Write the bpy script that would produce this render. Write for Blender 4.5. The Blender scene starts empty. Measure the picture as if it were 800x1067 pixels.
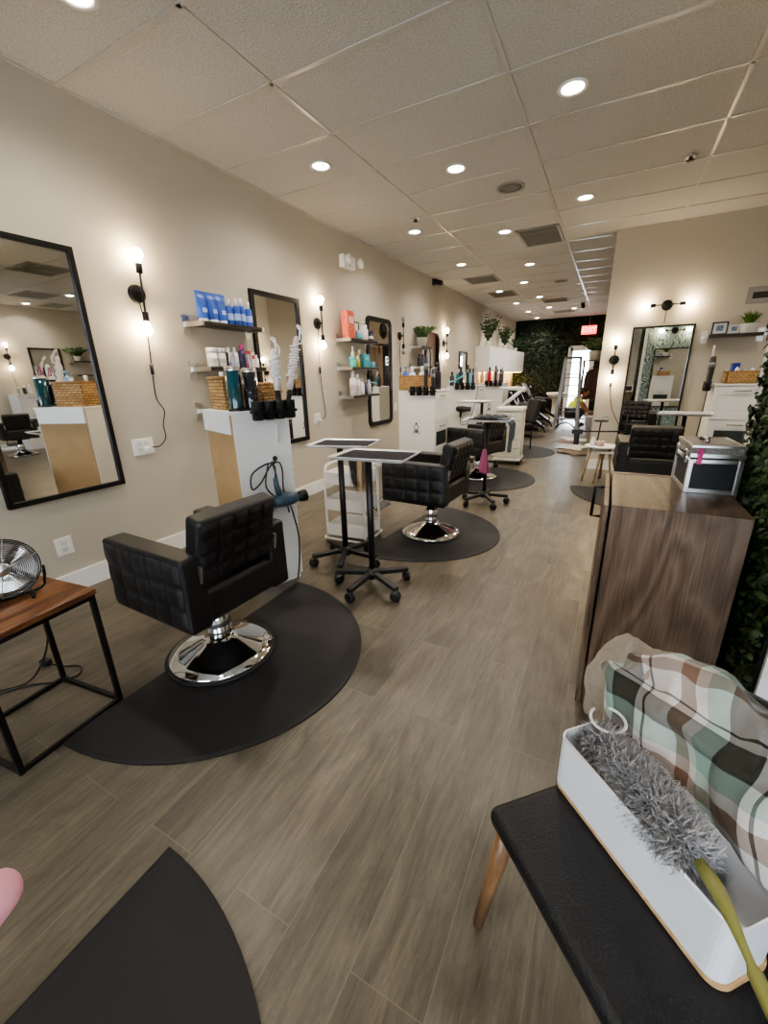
import bpy, bmesh, math, random
from mathutils import Vector, Matrix, noise
random.seed(7)
PI = math.pi
COL = bpy.context.scene.collection
R = math.radians

# ------------------------------------------------------------------ mesh builder
class MB:
    def __init__(s, M=None):
        s.v = []; s.f = []; s.sm = []; s.uv = None; s.M = M or Matrix.Identity(4)
    def add(s, vs, fs, smooth=False):
        b = len(s.v)
        s.v += [tuple(s.M @ Vector(p)) for p in vs]
        s.f += [tuple(i + b for i in f) for f in fs]
        s.sm += [smooth] * len(fs)
        return s
    def box(s, c, d, rz=0, rx=0, ry=0):
        x, y, z = d[0] / 2, d[1] / 2, d[2] / 2
        T = Matrix.Translation(c) @ Matrix.Rotation(rz, 4, 'Z') @ Matrix.Rotation(ry, 4, 'Y') @ Matrix.Rotation(rx, 4, 'X')
        vs = [T @ Vector(p) for p in [(-x,-y,-z),(x,-y,-z),(x,y,-z),(-x,y,-z),(-x,-y,z),(x,-y,z),(x,y,z),(-x,y,z)]]
        return s.add(vs, [(0,3,2,1),(4,5,6,7),(0,1,5,4),(1,2,6,5),(2,3,7,6),(3,0,4,7)])
    def bb(s, x0, x1, y0, y1, z0, z1):
        return s.box(((x0+x1)/2, (y0+y1)/2, (z0+z1)/2), (x1-x0, y1-y0, z1-z0))
    def tube(s, pts, r, seg=8, closed=False, caps=True, flat=1.0):
        pts = [Vector(p) for p in pts]; n = len(pts)
        rs = r if isinstance(r, (list, tuple)) else [r] * n
        vs = []; prev = None
        for i, p in enumerate(pts):
            if closed: t = pts[(i+1) % n] - pts[i-1]
            else: t = pts[min(i+1, n-1)] - pts[max(i-1, 0)]
            t = t.normalized() if t.length > 1e-9 else Vector((0,0,1))
            if prev is None:
                a = Vector((0,0,1)) if abs(t.z) < .9 else Vector((1,0,0))
                u = t.cross(a).normalized()
            else:
                u = (prev - t * prev.dot(t))
                u = u.normalized() if u.length > 1e-6 else t.orthogonal().normalized()
            w = t.cross(u); prev = u
            for k in range(seg):
                an = 2*PI*k/seg
                vs.append(p + u*math.cos(an)*rs[i] + w*math.sin(an)*rs[i]*flat)
        fs = []
        for i in range(n if closed else n-1):
            a = i*seg; b = ((i+1) % n)*seg
            for k in range(seg):
                fs.append((a+k, a+(k+1) % seg, b+(k+1) % seg, b+k))
        s.add(vs, fs, True)
        if caps and not closed:
            b = len(s.v) - len(vs)
            s.f += [tuple(b+k for k in range(seg))[::-1], tuple(b+(n-1)*seg+k for k in range(seg))]; s.sm += [False, False]
        return s
    def bar(s, p0, p1, w, h=None):      # square bar
        p0, p1 = Vector(p0), Vector(p1); t = (p1-p0).normalized()
        a = Vector((0,0,1)) if abs(t.z) < .95 else Vector((0,1,0))
        u = t.cross(a).normalized(); q = u.cross(t); h = h or w
        vs = [p + u*i*w/2 + q*j*h/2 for p in (p0, p1) for i, j in ((-1,-1),(1,-1),(1,1),(-1,1))]
        return s.add(vs, [(3,2,1,0),(4,5,6,7),(0,1,5,4),(1,2,6,5),(2,3,7,6),(3,0,4,7)])
    def lathe(s, prof, c=(0,0,0), seg=24, T=None, smooth=True, caps=True):
        vs = []; fs = []; T = T or Matrix.Identity(4); c = Vector(c)
        for (r, z) in prof:
            for k in range(seg):
                a = 2*PI*k/seg; vs.append(c + T @ Vector((r*math.cos(a), r*math.sin(a), z)))
        for i in range(len(prof)-1):
            for k in range(seg):
                fs.append((i*seg+k, i*seg+(k+1) % seg, (i+1)*seg+(k+1) % seg, (i+1)*seg+k))
        s.add(vs, fs, smooth); b = len(s.v)-len(vs)
        if not caps: return s
        if prof[0][0] > 1e-5: s.f.append(tuple(b+k for k in range(seg))[::-1]); s.sm.append(False)
        if prof[-1][0] > 1e-5: s.f.append(tuple(b+(len(prof)-1)*seg+k for k in range(seg))); s.sm.append(False)
        return s
    def ball(s, c, r, sc=(1,1,1), seg=14, T=None):
        n = 9
        pr = [(r*math.sin(PI*i/n), -r*math.cos(PI*i/n)) for i in range(n+1)]
        S = Matrix.Diagonal((*sc, 1)); 
        return s.lathe(pr, c, seg, (T or Matrix.Identity(4)) @ S)
    def grid(s, fn, nu, nv, smooth=True, uv=None):
        vs = [fn(i/nu, j/nv) for j in range(nv+1) for i in range(nu+1)]
        fs = [(j*(nu+1)+i, j*(nu+1)+i+1, (j+1)*(nu+1)+i+1, (j+1)*(nu+1)+i) for j in range(nv) for i in range(nu)]
        if uv is not None:
            s.uv = s.uv or {}
            b = len(s.v)
            for j in range(nv+1):
                for i in range(nu+1): s.uv[b+j*(nu+1)+i] = uv(i/nu, j/nv)
        return s.add(vs, fs, smooth)
    def build(s, name, mat, parent=None, bevel=0, seg=2, solid=0, sub=0):
        me = bpy.data.meshes.new(name); me.from_pydata(s.v, [], s.f); me.update()
        me.polygons.foreach_set('use_smooth', s.sm)
        if s.uv is not None:
            L = me.uv_layers.new(name='UVMap')
            for lp in me.loops: L.data[lp.index].uv = s.uv.get(lp.vertex_index, (0,0))
        me.materials.append(mat)
        o = bpy.data.objects.new(name, me); COL.objects.link(o)
        if parent is not None: o.parent = parent
        if solid:
            m = o.modifiers.new('thick', 'SOLIDIFY'); m.thickness = solid; m.offset = -1
        if bevel:
            m = o.modifiers.new('bevel', 'BEVEL'); m.width = bevel; m.segments = seg; m.limit_method = 'ANGLE'; m.angle_limit = R(40)
            if seg > 2:
                for p in me.polygons: p.use_smooth = True
                m.harden_normals = True
        if sub:
            m = o.modifiers.new('sub', 'SUBSURF'); m.levels = sub; m.render_levels = sub
        return o

def tag(o, label, cat, group=None):
    o['label'] = label; o['category'] = cat
    if group: o['group'] = group
    return o
def thing(name, label, cat, loc=(0,0,0), rz=0, group=None):
    o = bpy.data.objects.new(name, None); COL.objects.link(o)
    o.empty_display_size = .1; o.location = loc; o.rotation_euler = (0, 0, rz)
    return tag(o, label, cat, group)
def struct(o): o['kind'] = 'structure'; return o
def kids(o): return [c for c in bpy.data.objects if c.parent == o]
def dup(root, loc, rz, label, group=None):
    r = root.copy(); COL.objects.link(r); r.location = loc; r.rotation_euler = (0, 0, rz); r['label'] = label
    if group: r['group'] = group
    def rec(a, b):
        for ch in kids(a):
            c = ch.copy(); COL.objects.link(c); c.parent = b; rec(ch, c)
    rec(root, r); return r
def TR(loc, rz=0): return Matrix.Translation(loc) @ Matrix.Rotation(rz, 4, 'Z')
def arc(p0, p1, sag, n=10, d=(0,0,-1)):
    p0, p1, d = Vector(p0), Vector(p1), Vector(d)
    return [p0.lerp(p1, i/n) + d*sag*4*(i/n)*(1-i/n) for i in range(n+1)]
def spline(ps, n=6):
    ps = [Vector(p) for p in ps]; out = []
    for i in range(len(ps)-1):
        a = ps[max(i-1,0)]; b = ps[i]; c = ps[i+1]; d = ps[min(i+2,len(ps)-1)]
        for k in range(n):
            t = k/n
            out.append(.5*((2*b)+(c-a)*t+(2*a-5*b+4*c-d)*t*t+(3*b-a-3*c+d)*t**3))
    return out + [ps[-1]]

# ------------------------------------------------------------------ materials
MC = {}
def nodes(name):
    m = bpy.data.materials.new(name); m.use_nodes = True
    nt = m.node_tree; b = nt.nodes['Principled BSDF']
    return m, nt, b
def mat(col, rough=.5, metal=0, emit=0, bump=0, bscale=60, var=0, vscale=5, trans=0, coat=0, ecol=None, sheen=0):
    key = (col, rough, metal, emit, bump, bscale, var, vscale, trans, coat, ecol, sheen)
    if key in MC: return MC[key]
    m, nt, b = nodes('surface'); b.inputs['Base Color'].default_value = (*col, 1)
    b.inputs['Roughness'].default_value = rough; b.inputs['Metallic'].default_value = metal
    b.inputs['Transmission Weight'].default_value = trans; b.inputs['Coat Weight'].default_value = coat
    b.inputs['Sheen Weight'].default_value = sheen
    if emit:
        b.inputs['Emission Color'].default_value = (*(ecol or col), 1); b.inputs['Emission Strength'].default_value = emit
    tc = nt.nodes.new('ShaderNodeTexCoord')
    if bump:
        n = nt.nodes.new('ShaderNodeTexNoise'); n.inputs['Scale'].default_value = bscale; n.inputs['Detail'].default_value = 4
        nt.links.new(tc.outputs['Object'], n.inputs['Vector'])
        bp = nt.nodes.new('ShaderNodeBump'); bp.inputs['Strength'].default_value = bump; bp.inputs['Distance'].default_value = .01
        nt.links.new(n.outputs['Fac'], bp.inputs['Height']); nt.links.new(bp.outputs['Normal'], b.inputs['Normal'])
    if var:
        n = nt.nodes.new('ShaderNodeTexNoise'); n.inputs['Scale'].default_value = vscale; n.inputs['Detail'].default_value = 3
        nt.links.new(tc.outputs['Object'], n.inputs['Vector'])
        cr = nt.nodes.new('ShaderNodeValToRGB'); e = cr.color_ramp.elements
        e[0].position = .3; e[1].position = .7
        e[0].color = (*[c*(1-var) for c in col], 1); e[1].color = (*[min(1, c*(1+var)) for c in col], 1)
        nt.links.new(n.outputs['Fac'], cr.inputs['Fac']); nt.links.new(cr.outputs['Color'], b.inputs['Base Color'])
    MC[key] = m; return m
def N(nt, t, **kw):
    n = nt.nodes.new(t)
    for k, v in kw.items():
        if hasattr(n, k) and k not in n.inputs: setattr(n, k, v)
        else: n.inputs[k].default_value = v
    return n
def ramp(nt, stops, interp='LINEAR'):
    cr = nt.nodes.new('ShaderNodeValToRGB'); cr.color_ramp.interpolation = interp
    el = cr.color_ramp.elements
    while len(el) < len(stops): el.new(.5)
    for e, (p, c) in zip(el, stops): e.position = p; e.color = (*c, 1)
    return cr
def lk(nt, a, b): nt.links.new(a, b)

def floor_mat():
    m, nt, b = nodes('plank_floor')
    tc = N(nt, 'ShaderNodeTexCoord'); mp = N(nt, 'ShaderNodeMapping'); mp.inputs['Rotation'].default_value = (0,0,PI/2)
    lk(nt, tc.outputs['Object'], mp.inputs['Vector'])
    br = N(nt, 'ShaderNodeTexBrick'); br.offset = .37; br.inputs['Scale'].default_value = 1
    br.inputs['Brick Width'].default_value = 1.25; br.inputs['Row Height'].default_value = .185; br.inputs['Mortar Size'].default_value = .0008
    br.inputs['Color1'].default_value = (0,0,0,1); br.inputs['Color2'].default_value = (1,1,1,1); br.inputs['Mortar'].default_value = (.5,.5,.5,1)
    lk(nt, mp.outputs['Vector'], br.inputs['Vector'])
    sc = N(nt, 'ShaderNodeVectorMath', operation='SCALE'); sc.inputs['Scale'].default_value = 23; lk(nt, br.outputs['Color'], sc.inputs[0])
    def grain(scale, nscale, det, rough, dist):
        st = N(nt, 'ShaderNodeMapping'); st.inputs['Scale'].default_value = scale; lk(nt, tc.outputs['Object'], st.inputs['Vector'])
        ad = N(nt, 'ShaderNodeVectorMath', operation='ADD'); lk(nt, st.outputs['Vector'], ad.inputs[0]); lk(nt, sc.outputs['Vector'], ad.inputs[1])
        n = N(nt, 'ShaderNodeTexNoise', Scale=nscale, Detail=det, Roughness=rough, Distortion=dist); lk(nt, ad.outputs['Vector'], n.inputs['Vector']); return n
    n1 = grain((3.2, 1.0, 1), 1.7, 4, .6, 1.6)          # broad cloudy figure with knots
    n2 = grain((42, 3.0, 1), 1.5, 5, .7, .6)            # fine grain
    n3 = grain((9, 1.2, 1), 3.2, 3, .6, 2.5)            # cathedral lines
    cr = ramp(nt, [(.25,(.090,.074,.052)),(.5,(.142,.121,.089)),(.78,(.205,.178,.136))]); lk(nt, n1.outputs['Fac'], cr.inputs['Fac'])
    c2 = ramp(nt, [(.3,(.60,.60,.60)),(.7,(1.18,1.18,1.18))]); lk(nt, n2.outputs['Fac'], c2.inputs['Fac'])
    c3 = ramp(nt, [(.36,(1,1,1)),(.46,(.74,.73,.72)),(.5,(1.05,1.05,1.05)),(.60,(.80,.79,.78)),(.68,(1.05,1.05,1.05))]); lk(nt, n3.outputs['Fac'], c3.inputs['Fac'])
    c4 = ramp(nt, [(0,(.86,.86,.86)),(1,(1.13,1.12,1.1))]); lk(nt, br.outputs['Color'], c4.inputs['Fac'])
    cur = cr.outputs['Color']
    for c, f in ((c2,.75),(c3,.55),(c4,1)):
        mu = N(nt, 'ShaderNodeMixRGB', blend_type='MULTIPLY'); mu.inputs[0].default_value = f
        lk(nt, cur, mu.inputs[1]); lk(nt, c.outputs['Color'], mu.inputs[2]); cur = mu.outputs[0]
    m3 = N(nt, 'ShaderNodeMixRGB'); lk(nt, br.outputs['Fac'], m3.inputs[0]); lk(nt, cur, m3.inputs[1]); m3.inputs[2].default_value = (.22,.19,.15,1)
    lk(nt, m3.outputs[0], b.inputs['Base Color']); b.inputs['Roughness'].default_value = .38
    bp = N(nt, 'ShaderNodeBump'); bp.inputs['Strength'].default_value = .12; bp.inputs['Distance'].default_value = .004
    lk(nt, n2.outputs['Fac'], bp.inputs['Height']); lk(nt, bp.outputs['Normal'], b.inputs['Normal'])
    return m
def ceiling_mat():
    m, nt, b = nodes('ceiling_tile'); tc = N(nt, 'ShaderNodeTexCoord')
    n = N(nt, 'ShaderNodeTexNoise', Scale=85, Detail=5, Roughness=.7); lk(nt, tc.outputs['Object'], n.inputs['Vector'])
    cr = ramp(nt, [(.35,(.46,.445,.42)),(.6,(.61,.595,.565))]); lk(nt, n.outputs['Fac'], cr.inputs['Fac']); lk(nt, cr.outputs['Color'], b.inputs['Base Color'])
    bp = N(nt, 'ShaderNodeBump'); bp.inputs['Strength'].default_value = .6; bp.inputs['Distance'].default_value = .012
    lk(nt, n.outputs['Fac'], bp.inputs['Height']); lk(nt, bp.outputs['Normal'], b.inputs['Normal']); b.inputs['Roughness'].default_value = .9
    return m
def wood_mat(c0, c1, c2, sx=(6,6,.7), fig=1.0, rough=.4, rings=True):
    m, nt, b = nodes('wood'); tc = N(nt, 'ShaderNodeTexCoord'); mp = N(nt, 'ShaderNodeMapping'); mp.inputs['Scale'].default_value = sx
    lk(nt, tc.outputs['Object'], mp.inputs['Vector'])
    n1 = N(nt, 'ShaderNodeTexNoise', Scale=1.0, Detail=2, Distortion=.6); lk(nt, mp.outputs['Vector'], n1.inputs['Vector'])
    mm = N(nt, 'ShaderNodeMath', operation='MULTIPLY'); mm.inputs[1].default_value = 9*fig; lk(nt, n1.outputs['Fac'], mm.inputs[0])
    fr = N(nt, 'ShaderNodeMath', operation='PINGPONG'); fr.inputs[1].default_value = 1; lk(nt, mm.outputs[0], fr.inputs[0])
    m2 = N(nt, 'ShaderNodeMapping'); m2.inputs['Scale'].default_value = tuple(q*14 if q > 2 else q*3 for q in sx); lk(nt, tc.outputs['Object'], m2.inputs['Vector'])
    n2 = N(nt, 'ShaderNodeTexNoise', Scale=1.0, Detail=4); lk(nt, m2.outputs['Vector'], n2.inputs['Vector'])
    ad = N(nt, 'ShaderNodeMath', operation='MULTIPLY_ADD'); ad.inputs[1].default_value = .55; lk(nt, fr.outputs[0], ad.inputs[0])
    s2 = N(nt, 'ShaderNodeMath', operation='MULTIPLY'); s2.inputs[1].default_value = .5; lk(nt, n2.outputs['Fac'], s2.inputs[0]); lk(nt, s2.outputs[0], ad.inputs[2])
    cr = ramp(nt, [(.15,c0),(.5,c1),(.85,c2)]); lk(nt, ad.outputs[0], cr.inputs['Fac']); lk(nt, cr.outputs['Color'], b.inputs['Base Color'])
    b.inputs['Roughness'].default_value = rough
    return m
def wicker_mat():
    m, nt, b = nodes('wicker'); tc = N(nt, 'ShaderNodeTexCoord'); 
    sx = N(nt, 'ShaderNodeSeparateXYZ'); lk(nt, tc.outputs['Object'], sx.inputs[0])
    ax = N(nt, 'ShaderNodeMath', operation='ADD'); lk(nt, sx.outputs[0], ax.inputs[0]); lk(nt, sx.outputs[1], ax.inputs[1])
    cx = N(nt, 'ShaderNodeCombineXYZ'); lk(nt, ax.outputs[0], cx.inputs[0]); lk(nt, sx.outputs[2], cx.inputs[1])
    br = N(nt, 'ShaderNodeTexBrick'); br.inputs['Scale'].default_value = 1; br.inputs['Brick Width'].default_value = .045; br.inputs['Row Height'].default_value = .02
    br.inputs['Mortar Size'].default_value = .0028; br.inputs['Mortar Smooth'].default_value = .6
    br.inputs['Color1'].default_value = (.42,.24,.09,1); br.inputs['Color2'].default_value = (.60,.38,.17,1); br.inputs['Mortar'].default_value = (.10,.05,.02,1)
    lk(nt, cx.outputs[0], br.inputs['Vector']); lk(nt, br.outputs['Color'], b.inputs['Base Color'])
    bp = N(nt, 'ShaderNodeBump', invert=True); bp.inputs['Strength'].default_value = .8; bp.inputs['Distance'].default_value = .006
    lk(nt, br.outputs['Fac'], bp.inputs['Height']); lk(nt, bp.outputs['Normal'], b.inputs['Normal']); b.inputs['Roughness'].default_value = .7
    return m
def plaid_mat():
    m, nt, b = nodes('plaid_flannel'); tc = N(nt, 'ShaderNodeTexCoord'); sp = N(nt, 'ShaderNodeSeparateXYZ'); lk(nt, tc.outputs['UV'], sp.inputs[0])
    cream=(.72,.70,.68); brown=(.27,.17,.12); olive=(.05,.05,.028); mint=(.36,.50,.44); dark=(.02,.02,.018)
    outs = []
    for k in (0, 1):
        mu = N(nt, 'ShaderNodeMath', operation='MULTIPLY'); mu.inputs[1].default_value = 1/.185; lk(nt, sp.outputs[k], mu.inputs[0])
        fr = N(nt, 'ShaderNodeMath', operation='FRACT'); lk(nt, mu.outputs[0], fr.inputs[0])
        cr = ramp(nt, [(0,cream),(.16,brown),(.28,cream),(.36,mint),(.52,dark),(.56,olive),(.76,dark),(.80,cream),(.88,dark),(.91,cream)], 'CONSTANT')
        lk(nt, fr.outputs[0], cr.inputs['Fac']); outs.append(cr)
    av = N(nt, 'ShaderNodeMixRGB'); av.inputs[0].default_value = .5; lk(nt, outs[0].outputs['Color'], av.inputs[1]); lk(nt, outs[1].outputs['Color'], av.inputs[2])
    mp = N(nt, 'ShaderNodeMixRGB', blend_type='MULTIPLY'); mp.inputs[0].default_value = 1; lk(nt, outs[0].outputs['Color'], mp.inputs[1]); lk(nt, outs[1].outputs['Color'], mp.inputs[2])
    mx = N(nt, 'ShaderNodeMixRGB'); mx.inputs[0].default_value = .5; lk(nt, av.outputs[0], mx.inputs[1]); lk(nt, mp.outputs[0], mx.inputs[2])
    n = N(nt, 'ShaderNodeTexNoise', Scale=400, Detail=2); lk(nt, tc.outputs['Object'], n.inputs['Vector'])
    bp = N(nt, 'ShaderNodeBump'); bp.inputs['Strength'].default_value = .3; bp.inputs['Distance'].default_value = .003; lk(nt, n.outputs['Fac'], bp.inputs['Height']); lk(nt, bp.outputs['Normal'], b.inputs['Normal'])
    lk(nt, mx.outputs[0], b.inputs['Base Color']); b.inputs['Roughness'].default_value = .95; b.inputs['Sheen Weight'].default_value = .2
    return m
def wallpaper_mat():
    m, nt, b = nodes('leaf_wallpaper'); tc = N(nt, 'ShaderNodeTexCoord')
    n = N(nt, 'ShaderNodeTexNoise', Scale=4, Detail=1); lk(nt, tc.outputs['Object'], n.inputs['Vector'])
    mx = N(nt, 'ShaderNodeMixRGB'); mx.inputs[0].default_value = .25; lk(nt, tc.outputs['Object'], mx.inputs[1]); lk(nt, n.outputs['Color'], mx.inputs[2])
    w = N(nt, 'ShaderNodeTexWave', Scale=11, Distortion=11, Detail=2); w.inputs['Detail Scale'].default_value = 1.2; lk(nt, mx.outputs[0], w.inputs['Vector'])
    cr = ramp(nt, [(.15,(.06,.11,.12)),(.4,(.12,.22,.24)),(.62,(.22,.34,.36)),(.85,(.42,.5,.5))]); lk(nt, w.outputs['Fac'], cr.inputs['Fac'])
    lk(nt, cr.outputs['Color'], b.inputs['Base Color']); b.inputs['Roughness'].default_value = .6
    return m
def leaf_mat(c0, c1, rough=.5):
    m, nt, b = nodes('leaf'); g = N(nt, 'ShaderNodeNewGeometry'); cr = ramp(nt, [(0,c0),(1,c1)])
    lk(nt, g.outputs['Random Per Island'], cr.inputs['Fac']); lk(nt, cr.outputs['Color'], b.inputs['Base Color']); b.inputs['Roughness'].default_value = rough
    return m
def fibre_mat(c0, c1):
    m = leaf_mat(c0, c1, .9); m.node_tree.nodes['Principled BSDF'].inputs['Sheen Weight'].default_value = .4; return m

BLACK = mat((.010,.010,.0115), .42, bump=.25, bscale=220)          # black leather
BLKPL = mat((.012,.012,.013), .45)
BLKMT = mat((.010,.010,.011), .42, metal=.3)
RUBBER = mat((.012,.012,.013), .6, bump=.15, bscale=500)
CHROME = mat((.82,.82,.83), .07, metal=1)
STEEL = mat((.62,.61,.59), .3, metal=1)
ALU = mat((.26,.265,.27), .4, metal=.5)
WHITE = mat((.80,.79,.76), .45)
WHITEPL = mat((.82,.84,.86), .3)
CREAMCAB = mat((.72,.71,.64), .45)
WALL = mat((.50,.455,.375), .85, bump=.06, bscale=120)
TRIMW = mat((.78,.77,.74), .5)
MIRROR = mat((.86,.87,.86), .015, metal=1)
GLASSDK = mat((.05,.06,.06), .1)
BULB = mat((1,.78,.5), .5, emit=110, ecol=(1,.78,.50))
LENS = mat((1,.95,.85), .5, emit=30, ecol=(1,.94,.85))
WICKER = wicker_mat()
MDF = mat((.50,.33,.16), .7, var=.06, vscale=6)
WOODLEG = wood_mat((.13,.065,.028),(.22,.115,.05),(.30,.17,.08), (14,14,1.5))
CAPW = mat((.85,.85,.84), .35)

# ------------------------------------------------------------------ room shell
XL, XR, YF, YB, ZC = -3.03, 5.4, -2.6, 15.3, 2.964
PX, PY = -.16, 6.51
struct(MB().bb(XL-.1, XR+.1, YF-.1, YB+.1, -.1, 0).build('floor', floor_mat()))
struct(MB().bb(XL-.1, XR+.1, YF-.1, YB+.1, ZC, ZC+.1).build('ceiling', ceiling_mat()))
struct(MB().bb(XL-.1, XL, YF, YB, 0, ZC).build('wall_left', WALL))
struct(MB().bb(XR, XR+.1, YF, PY, 0, ZC).build('wall_right', WALL))
struct(MB().bb(PX, XR+.1, PY, PY+.12, 0, ZC).build('wall_partition_front', WALL))
struct(MB().bb(PX, PX+.12, PY+.12, YB, 0, ZC).build('wall_partition_side', WALL))
DKG = mat((.006,.012,.007), .9)
m = MB(); m.bb(XL, -1.29, YB, YB+.1, 0, ZC); m.bb(-.59, PX+.12, YB, YB+.1, 0, ZC); m.bb(-1.29, -.59, YB, YB+.1, 2.1, ZC)
struct(m.build('wall_back', DKG))
m = MB(); m.bb(XL-.1, -1.9, YF-.1, YF, 0, ZC); m.bb(4.6, XR+.1, YF-.1, YF, 0, ZC); m.bb(-1.9, 4.6, YF-.1, YF, 2.6, ZC); m.bb(-1.9, 4.6, YF-.1, YF, 0, .35); m.bb(-.25, 1.15, YF-.1, YF, .35, 2.6)
struct(m.build('wall_front', WALL))
w1 = MB().bb(-1.9, -.25, YF-.06, YF-.04, .35, 2.6).bb(1.15, 4.6, YF-.06, YF-.04, .35, 2.6).build('window_1', mat((.95,.97,1), .02, trans=1)); struct(w1)  # right pane, unseen behind the divider, is added to light the right room
m = MB()
for x in (-1.9, -.3, 1.15, 2.8, 4.55): m.bb(x, x+.05, YF-.09, YF-.01, .35, 2.6)
m.bb(-1.9, 4.6, YF-.09, YF-.01, .35, .4); m.bb(-1.9, 4.6, YF-.09, YF-.01, 2.55, 2.6)
m.build('window_frame', BLKMT, w1)
# divider block: white end, hedge on its left face, leaf wallpaper on its far face
BX, BY0, BY1 = .515, 1.43, 2.20
struct(MB().bb(BX, 2.6, BY0, BY1, 0, ZC).build('wall_divider', mat((.78,.78,.77), .6)))
struct(MB().bb(BX+.05, 2.6, BY1, BY1+.006, 0.1, ZC-.01).build('wall_divider_wallpaper', wallpaper_mat()))
# ceiling grid
m = MB(); TB = mat((.50,.48,.44), .3)
x = -1.957-1.22*1
while x < XR:
    if x > XL: m.bb(x-.012, x+.012, YF, YB, ZC-.006, ZC)
    x += 1.22
y = 1.796-.61*7
while y < YB:
    m.bb(XL, XR, y-.012, y+.012, ZC-.006, ZC); y += .61
m.bb(XL, XL+.02, YF, YB, ZC-.008, ZC)
struct(m.build('trim_1', TB))
def baseboard(n, *b): struct(MB().bb(*b).build('baseboard_'+n, TRIMW, bevel=.004))
baseboard('left', XL, XL+.015, YF, YB, 0, .14)
baseboard('right', XR-.015, XR, YF, PY, 0, .14)
baseboard('partition', PX-.015, XR, PY-.015, PY, 0, .14)
baseboard('partition_side', PX-.015, PX, PY, YB, 0, .14)
# hedge on the divider
def leaves(m, n, fpos, size, nrm, spread=.8):
    for _ in range(n):
        p = Vector(fpos()); d = (Vector(nrm) + Vector((random.uniform(-1,1), random.uniform(-1,1), random.uniform(-1,1)))*spread).normalized()
        u = d.orthogonal().normalized(); u = Matrix.Rotation(random.uniform(0, 2*PI), 3, d) @ u; w = d.cross(u); s = size*random.uniform(.7, 1.3)
        vs = [p-u*s, p-u*s*.2+w*s*.55+d*s*.15, p+u*s*.4+w*s*.5+d*s*.1, p+u*s-d*s*.1, p+u*s*.4-w*s*.5+d*s*.1, p-u*s*.2-w*s*.55+d*s*.15]
        m.add(vs, [(0,1,5),(1,2,4,5),(2,3,4)], False)
LEAF = leaf_mat((.008,.022,.006),(.045,.095,.022)); LEAF2 = leaf_mat((.006,.014,.006),(.02,.04,.014))
hedge = thing('artificial_hedge', 'tall panel of dark green artificial ivy leaves covering the divider wall at right', 'hedge', (BX, 1.765, 0))
MB().bb(-.012, 0, -.32, .295, .02, ZC-.01).build('backing_panel', DKG, hedge)
m = MB(); leaves(m, 9500, lambda: (-.012-random.random()**1.6*.032, random.uniform(-.32, .29), random.uniform(.03, ZC-.03)), .015, (-1,0,.35))
o = m.build('ivy_leaves', LEAF, hedge); o['kind'] = 'stuff'
gw = thing('leaf_wall', 'dark green artificial leaf panel covering the whole far back wall', 'leaf wall', (-1.6, YB, 0))
m = MB(); m.bb(XL+1.6+.01, -1.29+1.6-.06, -.012, 0, .02, ZC-.01); m.bb(-.53+1.6, PX+1.6-.02, -.012, 0, .02, ZC-.01); m.build('backing_panel', DKG, gw)
m = MB()
def gp():
    while True:
        p = (random.uniform(XL+1.63, PX+1.56), -.012-random.random()*.05, random.uniform(.03, ZC-.03))
        if not (-1.38 < p[0]-1.6 < -.5 and p[2] < 2.18): return p
leaves(m, 5500, gp, .04, (0,-1,.3)); o = m.build('ivy_leaves', LEAF2, gw); o['kind'] = 'stuff'
# back glass door
d1 = struct(MB().bb(-1.33, -1.27, YB-.04, YB+.06, 0, 2.12).bb(-.61, -.55, YB-.04, YB+.06, 0, 2.12).bb(-1.33, -.55, YB-.04, YB+.06, 2.06, 2.12).build('door_1', TRIMW))
m = MB().bb(-1.27, -1.19, YB+.0, YB+.04, 0, 2.06).bb(-.69, -.61, YB+.0, YB+.04, 0, 2.06).bb(-1.27, -.61, YB+.0, YB+.04, 0, .2).bb(-1.27, -.61, YB+.0, YB+.04, 1.96, 2.06)
m.build('door_frame', TRIMW, d1)
MB().bb(-1.19, -.69, YB+.015, YB+.025, .2, 1.96).build('glass_pane', mat((.95,.98,1), .02, trans=1), d1)
MB().tube([(-.73, YB-.03, .95), (-.73, YB-.03, 1.15)], .012).build('door_handle', STEEL, d1)
# outdoors behind the glass door
gr = MB().bb(-6, 5, YB+.1, YB+8, -.1, 0).build('ground', mat((.62,.62,.6), .8)); struct(gr)
tr = thing('shade_tree', 'pale green tree seen outdoors through the far glass door', 'tree', (-2.2, YB+4.2, 0))
MB().tube([(0,0,0),(.05,0,.9),(0,.05,1.5)], [.1,.07,.05]).build('trunk', WOODLEG, tr)
m = MB(); leaves(m, 900, lambda: (random.gauss(0,.5), random.gauss(0,.5), 1.9+random.gauss(0,.45)), .12, (0,0,1)); o = m.build('leaves', leaf_mat((.10,.2,.06),(.25,.4,.12)), tr); o['kind'] = 'stuff'

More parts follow.
